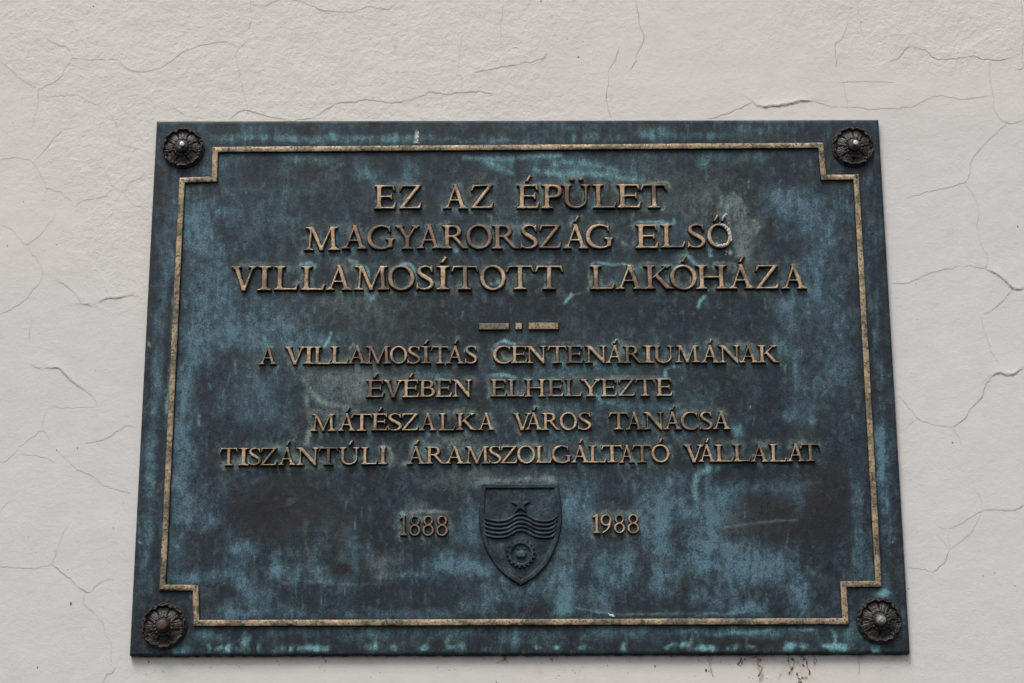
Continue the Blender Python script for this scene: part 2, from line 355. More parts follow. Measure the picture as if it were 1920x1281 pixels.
GL = {
 'E': horiz_E(0.86), 'L': [stem(0.24), foot(0.24, 0.22, 0.1), foot(0.24, 0.22, 0.2, 1, -1), ('p', [(0.2, 0), (0.88, 0), (0.95, 0.26), (0.895, 0.26), (0.8, 0.09), (0.2, 0.09)])],
 'Z': [('p', [(0.10, 1.0), (0.86, 1.0), (0.86, 0.96), (0.22, 0.09), (0.02, 0.0), (0.02, 0.03), (0.66, 0.92), (0.16, 0.915)]),
       ('p', [(0.02, 0), (0.85, 0), (0.89, 0.26), (0.84, 0.26), (0.74, 0.085), (0.05, 0.085)]), ('p', [(0.03, 0.74), (0.075, 0.74), (0.17, 0.915), (0.17, 1.0), (0.07, 1.0)])],
 'A': A_(), 'O': O_(), 'U': U_(), 'I': I_(), 'C': C_(),
 'P': [stem(0.23), foot(0.23, 0.22, 0.24), foot(0.23, 0.22, 0.1, 1, -1), bowl(0.15, 0.84, 0.44, 1.0)],
 'R': [stem(0.23), foot(0.23, 0.22, 0.2), foot(0.23, 0.22, 0.1, 1, -1), bowl(0.15, 0.80, 0.47, 1.0), ('p', [(0.42, 0.50), (0.60, 0.50), (0.97, 0.075), (1.08, 0.05), (1.08, 0.0), (0.84, 0.0)])],
 'B': [stem(0.23), foot(0.23, 0.22, 0.1), foot(0.23, 0.22, 0.1, 1, -1), bowl(0.15, 0.80, 0.49, 1.0), bowl(0.15, 0.88, 0.0, 0.57)],
 'T': [stem(0.52), foot(0.52, 0.24, 0.24), ('p', [(0.06, 1.0), (0.98, 1.0), (1.04, 0.73), (0.99, 0.73), (0.91, 0.91), (0.13, 0.91), (0.05, 0.73), (0.0, 0.73)])],
 'M': [diag(0.21, 0.0, 0.27, 1.0, 0.085), foot(0.20, 0.2, 0.17, s=0.08), diag(0.69, 0.0, 0.29, 1.0, 0.16), diag(0.66, 0.0, 1.06, 1.0, 0.085), diag(1.15, 0.0, 1.09, 1.0, 0.16),
       foot(1.16, 0.22, 0.22), foot(0.28, 0.24, 0.05, 1, -1), foot(1.09, 0.05, 0.22, 1, -1), ('p', [(0.60, 0.0), (0.66, -0.03), (0.75, 0.0), (0.74, 0.1), (0.62, 0.1)])],
 'G': C_(0.95) + [stem(0.93, 0.07, 0.44), foot(0.93, 0.2, 0.18, 0.46, -1), ('p', [(0.80, 0.02), (1.0, 0.11), (1.0, 0.2), (0.80, 0.12)])],
 'Y': [stem(0.52, 0, 0.5), foot(0.52, 0.23, 0.23), diag(0.52, 0.42, 0.18, 1.0, 0.175), diag(0.53, 0.42, 0.86, 1.0, 0.09), foot(0.17, 0.17, 0.2, 1, -1), foot(0.87, 0.19, 0.15, 1, -1, 0.08)],
 'S': [('s', [(0.60, 0.80, 0.05), (0.54, 0.92, 0.07), (0.38, 0.975, 0.085), (0.20, 0.92, 0.12), (0.12, 0.78, 0.15), (0.20, 0.63, 0.17), (0.40, 0.50, 0.18), (0.58, 0.36, 0.17),
              (0.61, 0.20, 0.145), (0.50, 0.07, 0.11), (0.32, 0.025, 0.085), (0.14, 0.07, 0.07), (0.05, 0.2, 0.05)]),
       ('p', [(0.60, 1.0), (0.64, 1.0), (0.64, 0.72), (0.60, 0.72), (0.54, 0.90)]), ('p', [(0.02, 0.0), (0.06, 0.0), (0.12, 0.1), (0.06, 0.29), (0.02, 0.29)])],
 'H': [stem(0.24), stem(0.98), foot(0.24, 0.23, 0.2), foot(0.24, 0.23, 0.2, 1, -1), foot(0.98, 0.2, 0.23), foot(0.98, 0.2, 0.23, 1, -1), ('p', [(0.24, 0.46), (0.98, 0.46), (0.98, 0.545), (0.24, 0.545)])],
 'K': [stem(0.24), foot(0.24, 0.23, 0.2), foot(0.24, 0.23, 0.19, 1, -1), diag(0.34, 0.46, 0.86, 1.0, 0.10), foot(0.87, 0.19, 0.15, 1, -1, 0.08),
       ('p', [(0.38, 0.56), (0.52, 0.64), (0.98, 0.08), (1.12, 0.05), (1.12, 0.0), (0.82, 0.0)])],
 'V': [diag(0.52, -0.03, 0.19, 1.0, 0.175), diag(0.52, -0.03, 0.86, 1.0, 0.09), foot(0.18, 0.18, 0.2, 1, -1), foot(0.86, 0.18, 0.15, 1, -1, 0.08)],
 'N': [stem(0.22, 0, 1, 0.088), foot(0.22, 0.19, 0.17, s=0.088), ('p', [(0.13, 1.0), (0.33, 1.0), (0.98, 0.16), (0.98, -0.03), (0.90, -0.03), (0.2, 0.86)]), foot(0.2, 0.19, 0.08, 1, -1, 0.1),
       stem(0.93, 0, 1, 0.088), foot(0.93, 0.18, 0.17, 1, -1, 0.088)],
 '1': [stem(0.22, 0, 1, 0.14), foot(0.22, 0.17, 0.17, s=0.14), ('p', [(0.02, 0.84), (0.22, 0.88), (0.29, 1.03), (0.24, 1.03), (0.02, 0.90)])],
 '8': [ring(0.29, 0.27, 0.29, 0.29, 0.12, 0.075), ring(0.29, 0.76, 0.245, 0.255, 0.11, 0.07)],
 '9': [ring(0.29, 0.70, 0.29, 0.32, 0.12, 0.075), ('s', [(0.49, 0.62, 0.12), (0.46, 0.40, 0.11), (0.34, 0.18, 0.09), (0.10, 0.0, 0.06)])],
}
GL['Á'] = A_() + [acute(0.52)]; GL['É'] = GL['E'] + [acute(0.42)]; GL['Í'] = I_() + [acute(0.25)]; GL['Ó'] = O_() + [acute(0.53)]; GL['Ú'] = U_() + [acute(0.6)]
GL['Ü'] = U_() + [('p', ell(0.42, 1.22, 0.075, 0.075)), ('p', ell(0.76, 1.22, 0.075, 0.075))]
GL['Ő'] = O_() + [acute(0.38), acute(0.70)]
GL['ı'] = I_()[:2] + [foot(0.25, 0.16, 0.16, 1, -1), ('p', ell(0.25, 1.02, 0.13, 0.07))]

CELL = 1 / 54
GS = {}
def glyph_sdf(ch):
    if ch in GS: return GS[ch]
    xs = np.arange(-0.12, 1.6, CELL); ys = np.arange(-0.12, 1.52 if ch in 'ÁÉÍÓÚÜŐ' else 1.16, CELL)
    X, Y = np.meshgrid(xs, ys); D = np.full(X.shape, 1e9)
    for it in GL[ch]:
        if it[0] == 'p': d = sd_poly(X, Y, it[1])
        elif it[0] == 's': d = sd_stroke(X, Y, it[1])
        else: d = np.maximum(sd_poly(X, Y, it[1]), -sd_poly(X, Y, it[2]))
        k = 0.02; h = np.clip(0.5 + 0.5 * (D - d) / k, 0, 1)
        D = np.where(np.abs(D - d) < k, D * (1 - h) + d * h - k * h * (1 - h), np.minimum(D, d))
    ins = D < 0.012
    x0, x1 = X[ins].min(), X[ins].max()
    nz = vnoise(X * 9, Y * 9, 500 + ord(ch) % 97) * 0.006
    D = D + nz
    GS[ch] = (xs, ys, D, x0, x1)
    return GS[ch]
RELIEF = 0.0052
GM = {}
def relief_mesh(name, xs, ys, D, relief, e0, e1, dome=0.0, sink=0.0005):
    h = 1 - sstep(e1, e0, D)
    h = h ** 0.85
    Z = relief * h * (1 + dome * np.clip(-D / 0.08, 0, 1))
    X, Y = np.meshgrid(xs, ys)
    Z = np.where(D > e0 * 0.98, -sink, Z)
    k = np.minimum(np.minimum(D[:-1, :-1], D[1:, :-1]), np.minimum(D[:-1, 1:], D[1:, 1:])) < e0
    F = grid_faces(len(ys), len(xs), k)
    V = np.stack([X.ravel(), -Z.ravel(), Y.ravel()], 1)
    V, F, _ = compact(V, F)
    return mesh(name, V, F)
def glyph_mesh(ch):
    if ch not in GM:
        xs, ys, D, x0, x1 = glyph_sdf(ch)
        me = relief_mesh('letter', xs, ys, D, RELIEF, 0.028, -0.018, 0.04)
        me.materials.append(M_letter); GM[ch] = me
    return GM[ch]

# ------------------------------------------------------------------ inscription (spans measured on the plaque)
LINES = [  # x of two reference ends, baseline y there, cap-top y there, letters with left / right edges
 ((702, 392.5, 347.5), (1252, 390.5, 345.5), 'E 702 742 Z 749 790 A 831 877 Z 883.5 925 É 970 1011 P 1016 1054 Ü 1053.5 1107 L 1112 1156 E 1158 1202 T 1202 1252'),
 ((570, 468, 423.5), (1373, 465, 420.5), 'M 570 636 A 640.5 688 G 688.5 740 Y 740 786 A 782 827.5 R 829 877 O 874 923 R 923 973 S 976 1008 Z 1011 1052 Á 1056 1103 G 1099 1151 E 1193 1235 L 1239.5 1285 S 1290 1323 Ő 1327 1373'),
 ((433, 545, 499.5), (1513, 542, 497), 'V 433 480 I 482.5 507 L 513 559 L 563 609 A 611 659.5 M 663 729 O 727 777 S 781 813 Í 818 842 T 846 897 O 900 948 T 949.5 1001.5 T 1003.5 1056 L 1107 1153 A 1155 1207 K 1208 1264 Ó 1257 1307 H 1306 1364 Á 1366.5 1415 Z 1418 1461 A 1466 1513'),
 ((486, 683.5, 650.5), (1461, 680, 647.5), 'A 486 518 V 533 572 I 568 588 L 586.5 620 L 619 653 A 651.5 688 M 685 733 O 731 763 S 764 788 Í 789 807 T 808 842 Á 836.5 870 S 872 894.5 C 925 957.5 E 959 988.5 N 986 1025 T 1027.5 1063 E 1063 1093.5 N 1097 1138 Á 1136 1170 R 1170 1205 I 1205 1226 U 1225 1263.5 M 1266.5 1312 Á 1315 1348.5 N 1348.5 1388 A 1387 1422 K 1421.5 1461'),
 ((687, 746, 713), (1261, 743, 710), 'É 687 720 V 719 755 É 755 786 B 785 815 E 817 847 N 848 884 E 920.5 949.5 L 951.5 984 H 984 1023.5 E 1027 1057 L 1059 1091 Y 1088 1127 E 1127.5 1157 Z 1160.5 1191 T 1192 1228 E 1231 1261'),
 ((583, 808.5, 776.5), (1369, 805.5, 772.5), 'M 583 629 Á 634 666 T 658 698 É 697 727 S 727 753 Z 753 784 A 786.5 817.5 L 823 853.5 K 855 893 A 896 927 V 961.5 996 Á 984.5 1017 R 1016.5 1050 O 1050 1082 S 1084 1108.5 T 1142 1179 A 1174 1205 N 1208 1245 Á 1245.5 1278 C 1277.5 1308.5 S 1313 1336 A 1337 1369.5'),
 ((412, 873.5, 840.5), (1539, 865.5, 832.5), 'T 412 445 I 446.5 465 S 465.5 488.5 Z 488 518.5 Á 522 553.5 N 555 597 T 597 633.5 Ú 635 673.5 L 677 707.5 ı 709 726 Á 763 797 R 798 834.5 A 834 871 M 870.5 918.5 S 916.5 940 Z 939 970 O 970 1003.5 L 1003.5 1035 G 1035 1072 Á 1071.5 1105 L 1103.5 1137 T 1128 1168 A 1162 1190 T 1186 1223 Ó 1222 1256 V 1283 1320 Á 1310 1342 L 1340.5 1376 L 1375 1408.5 A 1408 1441 L 1443 1475 A 1476 1509.5 T 1501.5 1539'),
 ((750, 1005, 968), (839, 1005, 967.5), '1 750 763 8 767 788 8 792 813.5 8 817.5 839.5'),
 ((1112, 1000, 965.5), (1199, 1000, 965), '1 1112 1125.5 9 1126.5 1147 8 1151.5 1172 8 1176.5 1199'),
]
plaque = bpy.data.objects.new('bronze_plaque', None)      # filled in below by its slab
PLACED = []     # glyph, x0 world, z0 world, sx, sz for the verdigris halos

# ------------------------------------------------------------------ plaque slab
TH = 0.0082
def edge_axis(half, step):
    inner = np.arange(-half + 0.004, half - 0.004 + 1e-9, step); inner = np.linspace(-half + 0.004, half - 0.004, len(inner))
    prof = [(0.0, TH), (0.0, 0.006), (0.0, 0.0022), (0.0006, 0.0009), (0.0016, 0.0002)]
    a = np.array([-half + p[0] for p in prof] + list(inner) + [half - p[0] for p in prof[::-1]])
    d = np.array([p[1] for p in prof] + [0] * len(inner) + [p[1] for p in prof[::-1]])
    return a, d
ax_, dx_ = edge_axis(W_PL / 2, 0.00142); az_, dz_ = edge_axis(H_PL / 2, 0.00142)
GX, GZ = np.meshgrid(ax_, az_)
GD = np.maximum(dx_[None, :], dz_[:, None])
PX, PY = topx(GX, GZ)
# --- letter placing and distance field of the inscription
HALO = np.full(GX.shape, 9.0)
letters_todo = []; cent = []
for (xa, ba, ta), (xb, bb, tb), txt in LINES:
    tok = txt.split()
    for i in range(0, len(tok), 3):
        ch, l, r = tok[i], float(tok[i + 1]), float(tok[i + 2])
        k = ((l + r) / 2 - xa) / (xb - xa); base = ba + (bb - ba) * k; top = ta + (tb - ta) * k
        if ch == 'M' and l == 570: base += 2.5; top += 2.5
        base += random.uniform(-0.5, 0.5); l -= 0.7; r += 0.7
        _, _, D, gx0, gx1 = glyph_sdf(ch)
        wl, wz = at(l, base, -RELIEF * 0.8); wr, _ = at(r, base, -RELIEF * 0.8); _, wt = at((l + r) / 2, top, -RELIEF * 0.8)
        sx = (wr - wl) / (gx1 - gx0); sz = wt - wz
        letters_todo.append((ch, float(wl - gx0 * sx), float(wz), float(sx), float(sz))); cent.append(((l + r) / 2, base))
for ch, ox, oz, sx, sz in letters_todo:
    xs, ys, D, _, _ = glyph_sdf(ch)
    ix = np.where((ax_ > ox - 0.02) & (ax_ < ox + 1.3 * sx + 0.02))[0]; iz = np.where((az_ > oz - 0.02) & (az_ < oz + 1.2 * sz + 0.02))[0]
    if len(ix) == 0 or len(iz) == 0: continue
    gx = (ax_[ix] - ox) / sx; gz = (az_[iz] - oz) / sz
    fx = np.clip((gx - xs[0]) / CELL, 0, len(xs) - 1.001); fz = np.clip((gz - ys[0]) / CELL, 0, len(ys) - 1.001)
    xi = fx.astype(int); zi = fz.astype(int); rx = (fx - xi)[None, :]; rz = (fz - zi)[:, None]
    d = (D[zi][:, xi] * (1 - rx) + D[zi][:, xi + 1] * rx) * (1 - rz) + (D[zi + 1][:, xi] * (1 - rx) + D[zi + 1][:, xi + 1] * rx) * rz
    ox_ = np.maximum(np.maximum(xs[0] - gx, gx - xs[-1]), 0)[None, :]; oz_ = np.maximum(np.maximum(ys[0] - gz, gz - ys[-1]), 0)[:, None]
    d = d + np.hypot(ox_, oz_)
    sub = HALO[np.ix_(iz, ix)]
    HALO[np.ix_(iz, ix)] = np.minimum(sub, d * sz)
HALO = np.clip(HALO, 0, 0.03)

# --- patina deposits: where they lie on the plaque
wx = fbm(PX, PY, 26, 26, 11, 4) * 5.5; wy = fbm(PX, PY, 26, 26, 21, 4) * 5.5
QX = PX + wx; QY = PY + wy
NF = fbm(PX, PY, 9, 13, 31, 4, 0.65); NM = fbm(PX, PY, 34, 48, 41, 5, 0.62); NS = fbm(PX, PY, 7, 60, 51, 4, 0.6); NL = fbm(PX, PY, 150, 120, 61, 3)
NH = fbm(PX, PY, 60, 6, 71, 4, 0.6)
CH = {c: np.zeros(GX.shape) for c in 'BTGSKWPQ'}   # blue, teal, grey-green, slate, brown, white
def blob(c, x, y, rx, ry, a=1.0, rot=0.0, p=1.3, nf=0.34, ns=0.14):
    R = max(rx, ry) * 2.4
    iz, ix = np.where((np.abs(PX - x) < R) & (np.abs(PY - y) < R))
    if len(iz) == 0: return
    z0, z1, x0, x1 = iz.min(), iz.max() + 1, ix.min(), ix.max() + 1; s = np.s_[z0:z1, x0:x1]
    dx = QX[s] - x; dy = QY[s] - y; cr, sr = cos(radians(rot)), sin(radians(rot))
    u = (dx * cr + dy * sr) / rx; v = (-dx * sr + dy * cr) / ry
    g = np.exp(-(u * u + v * v) ** p)
    g = g * np.clip(1 + nf * NM[s] * 1.2 + nf * 0.6 * NF[s] + ns * NS[s], 0, 2)
    CH[c][s] = CH[c][s] + a * g * (1.08 if c in 'BT' else 1.0)
def line(c, pts, w, a=1.0, nf=0.5, soft=1.0):
    c0 = c; c = {'P': 'T', 'Q': 'G'}.get(c, c)
    P = catmull(np.asarray(pts, float), 6)
    m0 = P.min(0) - 4 * w; m1 = P.max(0) + 4 * w
    iz, ix = np.where((PX > m0[0]) & (PX < m1[0]) & (PY > m0[1]) & (PY < m1[1]))
    if len(iz) == 0: return
    s = np.s_[iz.min():iz.max() + 1, ix.min():ix.max() + 1]
    X = PX[s] + wx[s] * 0.35; Y = PY[s] + wy[s] * 0.35; d = np.full(X.shape, 1e9)
    for p, q in zip(P[:-1], P[1:]):
        e = q - p; ux = X - p[0]; uy = Y - p[1]; t = np.clip((ux * e[0] + uy * e[1]) / max(e @ e, 1e-9), 0, 1)
        d = np.minimum(d, np.hypot(ux - e[0] * t, uy - e[1] * t))
    g = np.exp(-(d / w) ** (2 * soft)) * np.clip(0.85 + nf * 1.3 * NF[s] + 1.0 * nf * NM[s], 0, 1.6)
    CH[c][s] = np.maximum(CH[c][s], CH[c][s] * 0.6 + a * g * 0.6)
    if c in 'TG': c2 = 'P' if c == 'T' else 'Q'; CH[c2][s] = np.maximum(CH[c2][s], a * g * (1.0 if w < 4.2 else 0.68) * (1.0 if c == 'T' else 0.85))
def cut(x, y, rx, ry, a=1.0, rot=0, p=1.0, chans='BTG'):
    R = max(rx, ry) * 2.2
    iz, ix = np.where((np.abs(PX - x) < R) & (np.abs(PY - y) < R))
    if len(iz) == 0: return
    s = np.s_[iz.min():iz.max() + 1, ix.min():ix.max() + 1]
    dx = QX[s] - x; dy = QY[s] - y; cr, sr = cos(radians(rot)), sin(radians(rot))
    g = a * np.exp(-(((dx * cr + dy * sr) / rx) ** 2 + ((-dx * sr + dy * cr) / ry) ** 2) ** p)
    for c in chans: CH[c][s] *= np.clip(1 - g, 0, 1)
#PATINA_BEGIN
# overall veil
CH['S'] += np.clip(0.37 + 0.26 * NL + 0.32 * NM + 0.20 * NF + 0.08 * NS, 0, 1.2)
CH['G'] += np.clip(0.00 + 0.16 * fbm(PX, PY, 70, 60, 81, 5) + 0.10 * NF, 0, 1) * 0.8
CH['B'] += np.clip(0.01 + 0.08 * NM + 0.08 * NF + 0.04 * NS, 0, 1)
CH['K'] += np.clip(fbm(PX, PY, 130, 90, 91, 4) - 0.2, 0, 1) * 0.3
# left field
for a in [(372, 440, 30, 45, .50), (392, 395, 40, 22, .25), (350, 430, 12, 60, .35), (390, 560, 45, 75, .50), (470, 590, 70, 45, .42), (520, 630, 60, 30, .42), (440, 640, 75, 35, .45),
          (600, 640, 60, 14, .42), (375, 640, 30, 60, .40), (350, 720, 18, 90, .42), (335, 800, 16, 90, .42), (340, 900, 20, 90, .38), (360, 960, 30, 40, .36), (330, 1010, 20, 50, .32),
          (440, 470, 60, 40, .18), (480, 380, 70, 40, .22), (430, 310, 50, 20, .30), (520, 420, 50, 30, .22), (560, 470, 60, 35, .16), (500, 730, 60, 30, .24), (470, 770, 80, 25, .22), (610, 745, 30, 20, .2),
          (470, 700, 60, 20, .16)]: blob('B', *a)
for a in [(560, 295, 30, 10, .35), (605, 300, 20, 10, .30), (690, 325, 28, 16, .42), (770, 328, 16, 22, .50), (720, 350, 30, 12, .22), (520, 320, 30, 14, .2), (540, 360, 40, 20, .14)]: blob('T', *a)
for a in [(640, 560, 60, 30, .35), (690, 600, 60, 40, .25), (760, 560, 30, 18, .22), (820, 430, 20, 22, .18), (560, 600, 40, 30, .2)]: blob('G', *a)
# band at the very left, outside the brass line
for a in [(312, 520, 8, 80, .34), (300, 640, 10, 80, .34), (292, 740, 9, 90, .40), (285, 840, 9, 50, .55), (280, 900, 10, 60, .38), (275, 1000, 9, 60, .36), (320, 420, 12, 60, .22), (300, 460, 9, 40, .22), (272, 1080, 14, 40, .22)]: blob('B', *a)
line('T', [(333, 470), (326, 560), (318, 700), (312, 800)], 3.0, .30)
# above the brass line
for a in [(590, 262, 130, 7, .55), (470, 258, 70, 8, .40), (760, 262, 60, 7, .45), (900, 264, 90, 5, .42), (1100, 258, 60, 8, .30), (1235, 248, 30, 12, .50), (1320, 255, 60, 8, .30), (1400, 246, 40, 10, .26), (1060, 240, 40, 8, .2), (480, 240, 30, 8, .2)]: blob('T', *a, ns=.7)
# top, under the line
line('T', [(870, 296), (905, 297), (945, 301), (990, 294), (1050, 290)], 4.5, .55)
line('T', [(915, 305), (935, 316), (960, 325)], 5, .50)
line('T', [(1000, 320), (1060, 326), (1120, 328), (1200, 340)], 5, .42); line('T', [(1040, 306), (1100, 306), (1150, 318)], 5, .32)
for a in [(1060, 305, 80, 16, .38), (1090, 325, 70, 10, .36), (940, 305, 40, 12, .35), (1130, 330, 60, 12, .28), (1318, 300, 16, 14, .60), (1380, 297, 50, 12, .34), (1010, 345, 60, 8, .25)]: blob('T', *a)
cut(975, 305, 9, 22, .8); cut(1012, 312, 10, 16, .8); cut(930, 338, 12, 18, .7)
# right-hand upper field
for a in [(1475, 372, 42, 28, .55), (1540, 400, 45, 32, .50), (1490, 410, 40, 34, .34), (1556, 440, 10, 28, .45), (1530, 470, 30, 40, .26), (1500, 570, 40, 70, .26), (1540, 520, 30, 50, .28), (1570, 600, 24, 40, .28), (1475, 590, 24, 30, .42),
          (1490, 690, 10, 50, .30), (1530, 700, 50, 60, .22), (1580, 690, 24, 50, .26), (1500, 770, 40, 30, .32), (1530, 560, 20, 60, .25)]: blob('B', *a)
for a in [(1380, 400, 24, 30, .9), (1400, 440, 30, 36, .65), (1395, 470, 18, 22, .5), (1300, 385, 40, 30, .42), (1330, 355, 40, 28, .28), (1230, 330, 50, 22, .2), (1405, 500, 12, 26, .36)]: blob('G', *a, p=1.4)
blob('B', 1372, 388, 18, 22, .35); blob('Q', 1368, 386, 16, 22, .75, nf=.6); blob('Q', 1392, 425, 24, 30, .38, nf=.6); blob('Q', 1390, 468, 12, 18, .4)
line('G', [(1352, 372), (1352, 400), (1362, 415)], 3, .8); line('G', [(1372, 360), (1392, 380), (1400, 405), (1420, 418), (1420, 432), (1412, 445), (1398, 455)], 2.6, .9)
for x, y in [(1290, 385), (1305, 392), (1318, 385), (1296, 372), (1310, 372), (1286, 396), (1330, 380), (1322, 396)]:
    line('G', [(x - 6, y), (x, y - 7), (x + 6, y), (x, y + 7), (x - 6, y)], 1.8, .22)
line('T', [(1333, 470), (1333, 480)], 3.5, .55)
line('T', [(1397, 358), (1395, 372)], 1.8, .6)
# verdigris worms around the lettering
for p, w, a in [([(1210, 346), (1250, 343), (1256, 352)], 2, .7), ([(1232, 392), (1246, 393), (1246, 380)], 2, .6), ([(1190, 398), (1186, 412), (1190, 420)], 3, .5), ([(1193, 418), (1230, 415), (1262, 420), (1264, 412)], 2.4, .75),
                ([(1168, 456), (1185, 460), (1192, 452)], 3, .6), ([(1235, 462), (1243, 450), (1255, 458)], 2.2, .6), ([(1108, 500), (1116, 492), (1130, 495), (1148, 497), (1165, 494), (1180, 500), (1186, 506)], 2.4, .85),
                ([(1108, 498), (1104, 516), (1108, 532)], 2.2, .55), ([(1277, 492), (1292, 482), (1300, 492), (1308, 500)], 2.4, .8), ([(1340, 494), (1370, 494), (1380, 502)], 2, .5), ([(1380, 482), (1396, 477), (1402, 486)], 2.5, .6),
                ([(1060, 568), (1066, 560), (1072, 552)], 2.6, .9), ([(1066, 560), (1085, 551), (1100, 548)], 1.8, .5), ([(1310, 574), (1312, 566), (1322, 554)], 3.4, 1.0),
                ([(630, 485), (636, 475), (642, 470)], 5, .75), ([(645, 466), (668, 466), (676, 470)], 3.2, .8), ([(566, 497), (585, 495), (590, 503)], 2.6, .9), ([(512, 500), (520, 497), (530, 499)], 2, .7),
                ([(668, 497), (682, 500), (690, 510), (690, 520)], 2.4, .9), ([(698, 545), (700, 556), (696, 560)], 3, .8), ([(668, 546), (690, 550), (700, 558)], 2, .5), ([(740, 497), (765, 495), (775, 505), (777, 522)], 2.2, .85),
                ([(652, 485), (660, 490), (670, 492)], 3, .6), ([(560, 448), (575, 444)], 2, .45), ([(850, 470), (858, 469)], 3, .8), ([(820, 420), (850, 419)], 2, .4), ([(976, 425), (985, 420), (1000, 421)], 2, .5),
                ([(870, 394), (900, 397), (918, 404), (920, 415)], 2.2, .5), ([(878, 392), (885, 398)], 3, .6), ([(970, 345), (985, 343), (1010, 344)], 2, .5), ([(1013, 380), (1018, 352)], 2, .4)]:
    line('T' if a > .7 else 'G', p, w, a * (.75 if a > .7 else 1.0))
line('T', [(918, 532), (926, 534), (932, 528)], 3, .6)
# long claw-like deposits beside the second paragraph
line('T', [(622, 624), (618, 636), (608, 650)], 2.6, .9); line('T', [(494, 634), (500, 648), (508, 650)], 2.4, .75); line('T', [(519, 690), (517, 699)], 3, .7)
line('B', [(384, 655), (384, 690)], 3.5, .5); line('T', [(373, 780), (371, 795)], 3, .55)
line('B', [(550, 690), (562, 720), (572, 745), (576, 760)], 5, .55)
line('G', [(568, 715), (580, 732), (598, 748), (620, 759), (638, 760)], 5.5, 1.0)
line('G', [(572, 745), (580, 770), (581, 800), (574, 830)], 5, 1.0)
blob('G', 640, 700, 60, 30, .50); blob('G', 680, 720, 30, 36, .50); blob('G', 600, 700, 40, 20, .35); blob('G', 660, 690, 50, 14, .4); blob('Q', 650, 715, 60, 32, .30, nf=.6); blob('Q', 860, 818, 34, 9, .5); blob('G', 590, 775, 30, 14, .35); blob('G', 620, 820, 30, 12, .35)
line('G', [(668, 706), (680, 714), (690, 712)], 2.6, .8); line('T', [(716, 744), (720, 736)], 2.2, .7)
line('G', [(722, 836), (732, 846), (735, 858)], 5, .9); blob('G', 860, 818, 36, 10, .85); blob('G', 850, 828, 20, 8, .4)
line('G', [(655, 655), (665, 647), (672, 660), (680, 672)], 2.4, .7); line('T', [(930, 648), (945, 640), (965, 646)], 3, .75); line('G', [(940, 665), (950, 675), (965, 668)], 4, .8)
line('T', [(920, 704), (940, 703), (965, 708)], 3, .55); line('T', [(1248, 706), (1250, 694), (1260, 688), (1275, 686)], 3, .75); line('T', [(1118, 742), (1130, 752), (1150, 752)], 4, .6); line('G', [(1105, 676), (1112, 684), (1120, 676)], 2.4, .7)
for a in [(1050, 700, 40, 8, .4), (1130, 690, 60, 10, .4), (820, 706, 40, 6, .3), (1155, 740, 40, 16, .36), (1045, 815, 60, 12, .22), (1385, 805, 12, 10, .70), (1470, 660, 14, 18, .36), (1200, 760, 60, 12, .2), (1280, 810, 20, 16, .5), (1290, 770, 50, 40, .2)]: blob('T', *a)
for a in [(1480, 775, 10, 10, .7), (1520, 785, 8, 12, .5), (1458, 640, 8, 12, .4)]: blob('B', *a)
line('B', [(1270, 810), (1285, 830), (1300, 845), (1308, 870)], 5, .45)
# big lower-right cloud
line('T', [(1372, 872), (1330, 880), (1306, 892), (1302, 920), (1312, 950)], 6, .55)
for a in [(1240, 950, 20, 60, .55), (1230, 975, 30, 30, .45), (1205, 1000, 50, 20, .34), (1330, 940, 12, 90, .60), (1340, 1000, 12, 50, .55), (1318, 1010, 24, 60, .42), (1365, 925, 22, 24, .62), (1450, 915, 90, 12, .45), (1480, 930, 40, 14, .40),
          (1500, 950, 12, 22, .5), (1290, 1030, 50, 24, .50), (1330, 1050, 60, 26, .48), (1400, 1030, 50, 20, .60), (1440, 1060, 45, 24, .62), (1380, 1070, 60, 30, .42), (1480, 1090, 30, 30, .40), (1500, 1120, 14, 22, .75), (1410, 1140, 34, 14, .75),
          (1310, 1120, 20, 22, .62), (1345, 1130, 14, 20, .45), (1240, 1080, 24, 60, .45), (1160, 1060, 40, 50, .26), (1180, 1050, 14, 30, .42), (1060, 1080, 30, 50, .55), (1055, 1130, 14, 30, .70), (1066, 945, 10, 28, .62), (1080, 960, 40, 40, .26),
          (1140, 1110, 26, 36, .32), (1130, 1130, 16, 20, .6), (1020, 1090, 40, 30, .3), (1290, 980, 30, 30, .30), (1270, 940, 30, 40, .30), (1400, 960, 60, 40, .2), (1610, 960, 14, 70, .35), (1620, 1060, 20, 60, .28), (1080, 920, 50, 20, .22), (1260, 900, 40, 14, .25),
          (1200, 940, 20, 30, .35), (1110, 990, 30, 30, .2), (1380, 1100, 30, 24, .3)]: blob('B', *a)
for a in [(1358, 945, 16, 30, .40), (1060, 1135, 12, 24, .35), (1125, 1060, 16, 30, .26), (1240, 1000, 12, 40, .22), (1300, 1065, 40, 16, .2), (1110, 1120, 24, 20, .2)]: blob('T', *a)
line('G', [(1350, 990), (1385, 985), (1430, 980), (1495, 975)], 2.6, .26); line('G', [(1350, 1020), (1390, 1025), (1420, 1035)], 3.4, .24); blob('G', 1400, 975, 60, 30, .4); blob('K', 1450, 970, 70, 60, .8); blob('K', 1560, 930, 50, 80, .7)
line('T', [(1395, 1148), (1330, 1150), (1290, 1158)], 2.2, .3); line('T', [(1080, 1140), (1160, 1152), (1260, 1150), (1380, 1150)], 2.4, .26)
cut(1340, 1045, 18, 14, .85); cut(1275, 1025, 18, 14, .75); cut(1160, 1015, 50, 16, .7); cut(1160, 1120, 20, 26, .75); cut(1410, 940, 34, 16, .55); cut(1400, 1105, 26, 20, .7); cut(1240, 1140, 26, 16, .5); cut(1370, 895, 45, 14, .7); cut(1210, 1070, 8, 24, .6); cut(1540, 1000, 40, 90, .5)
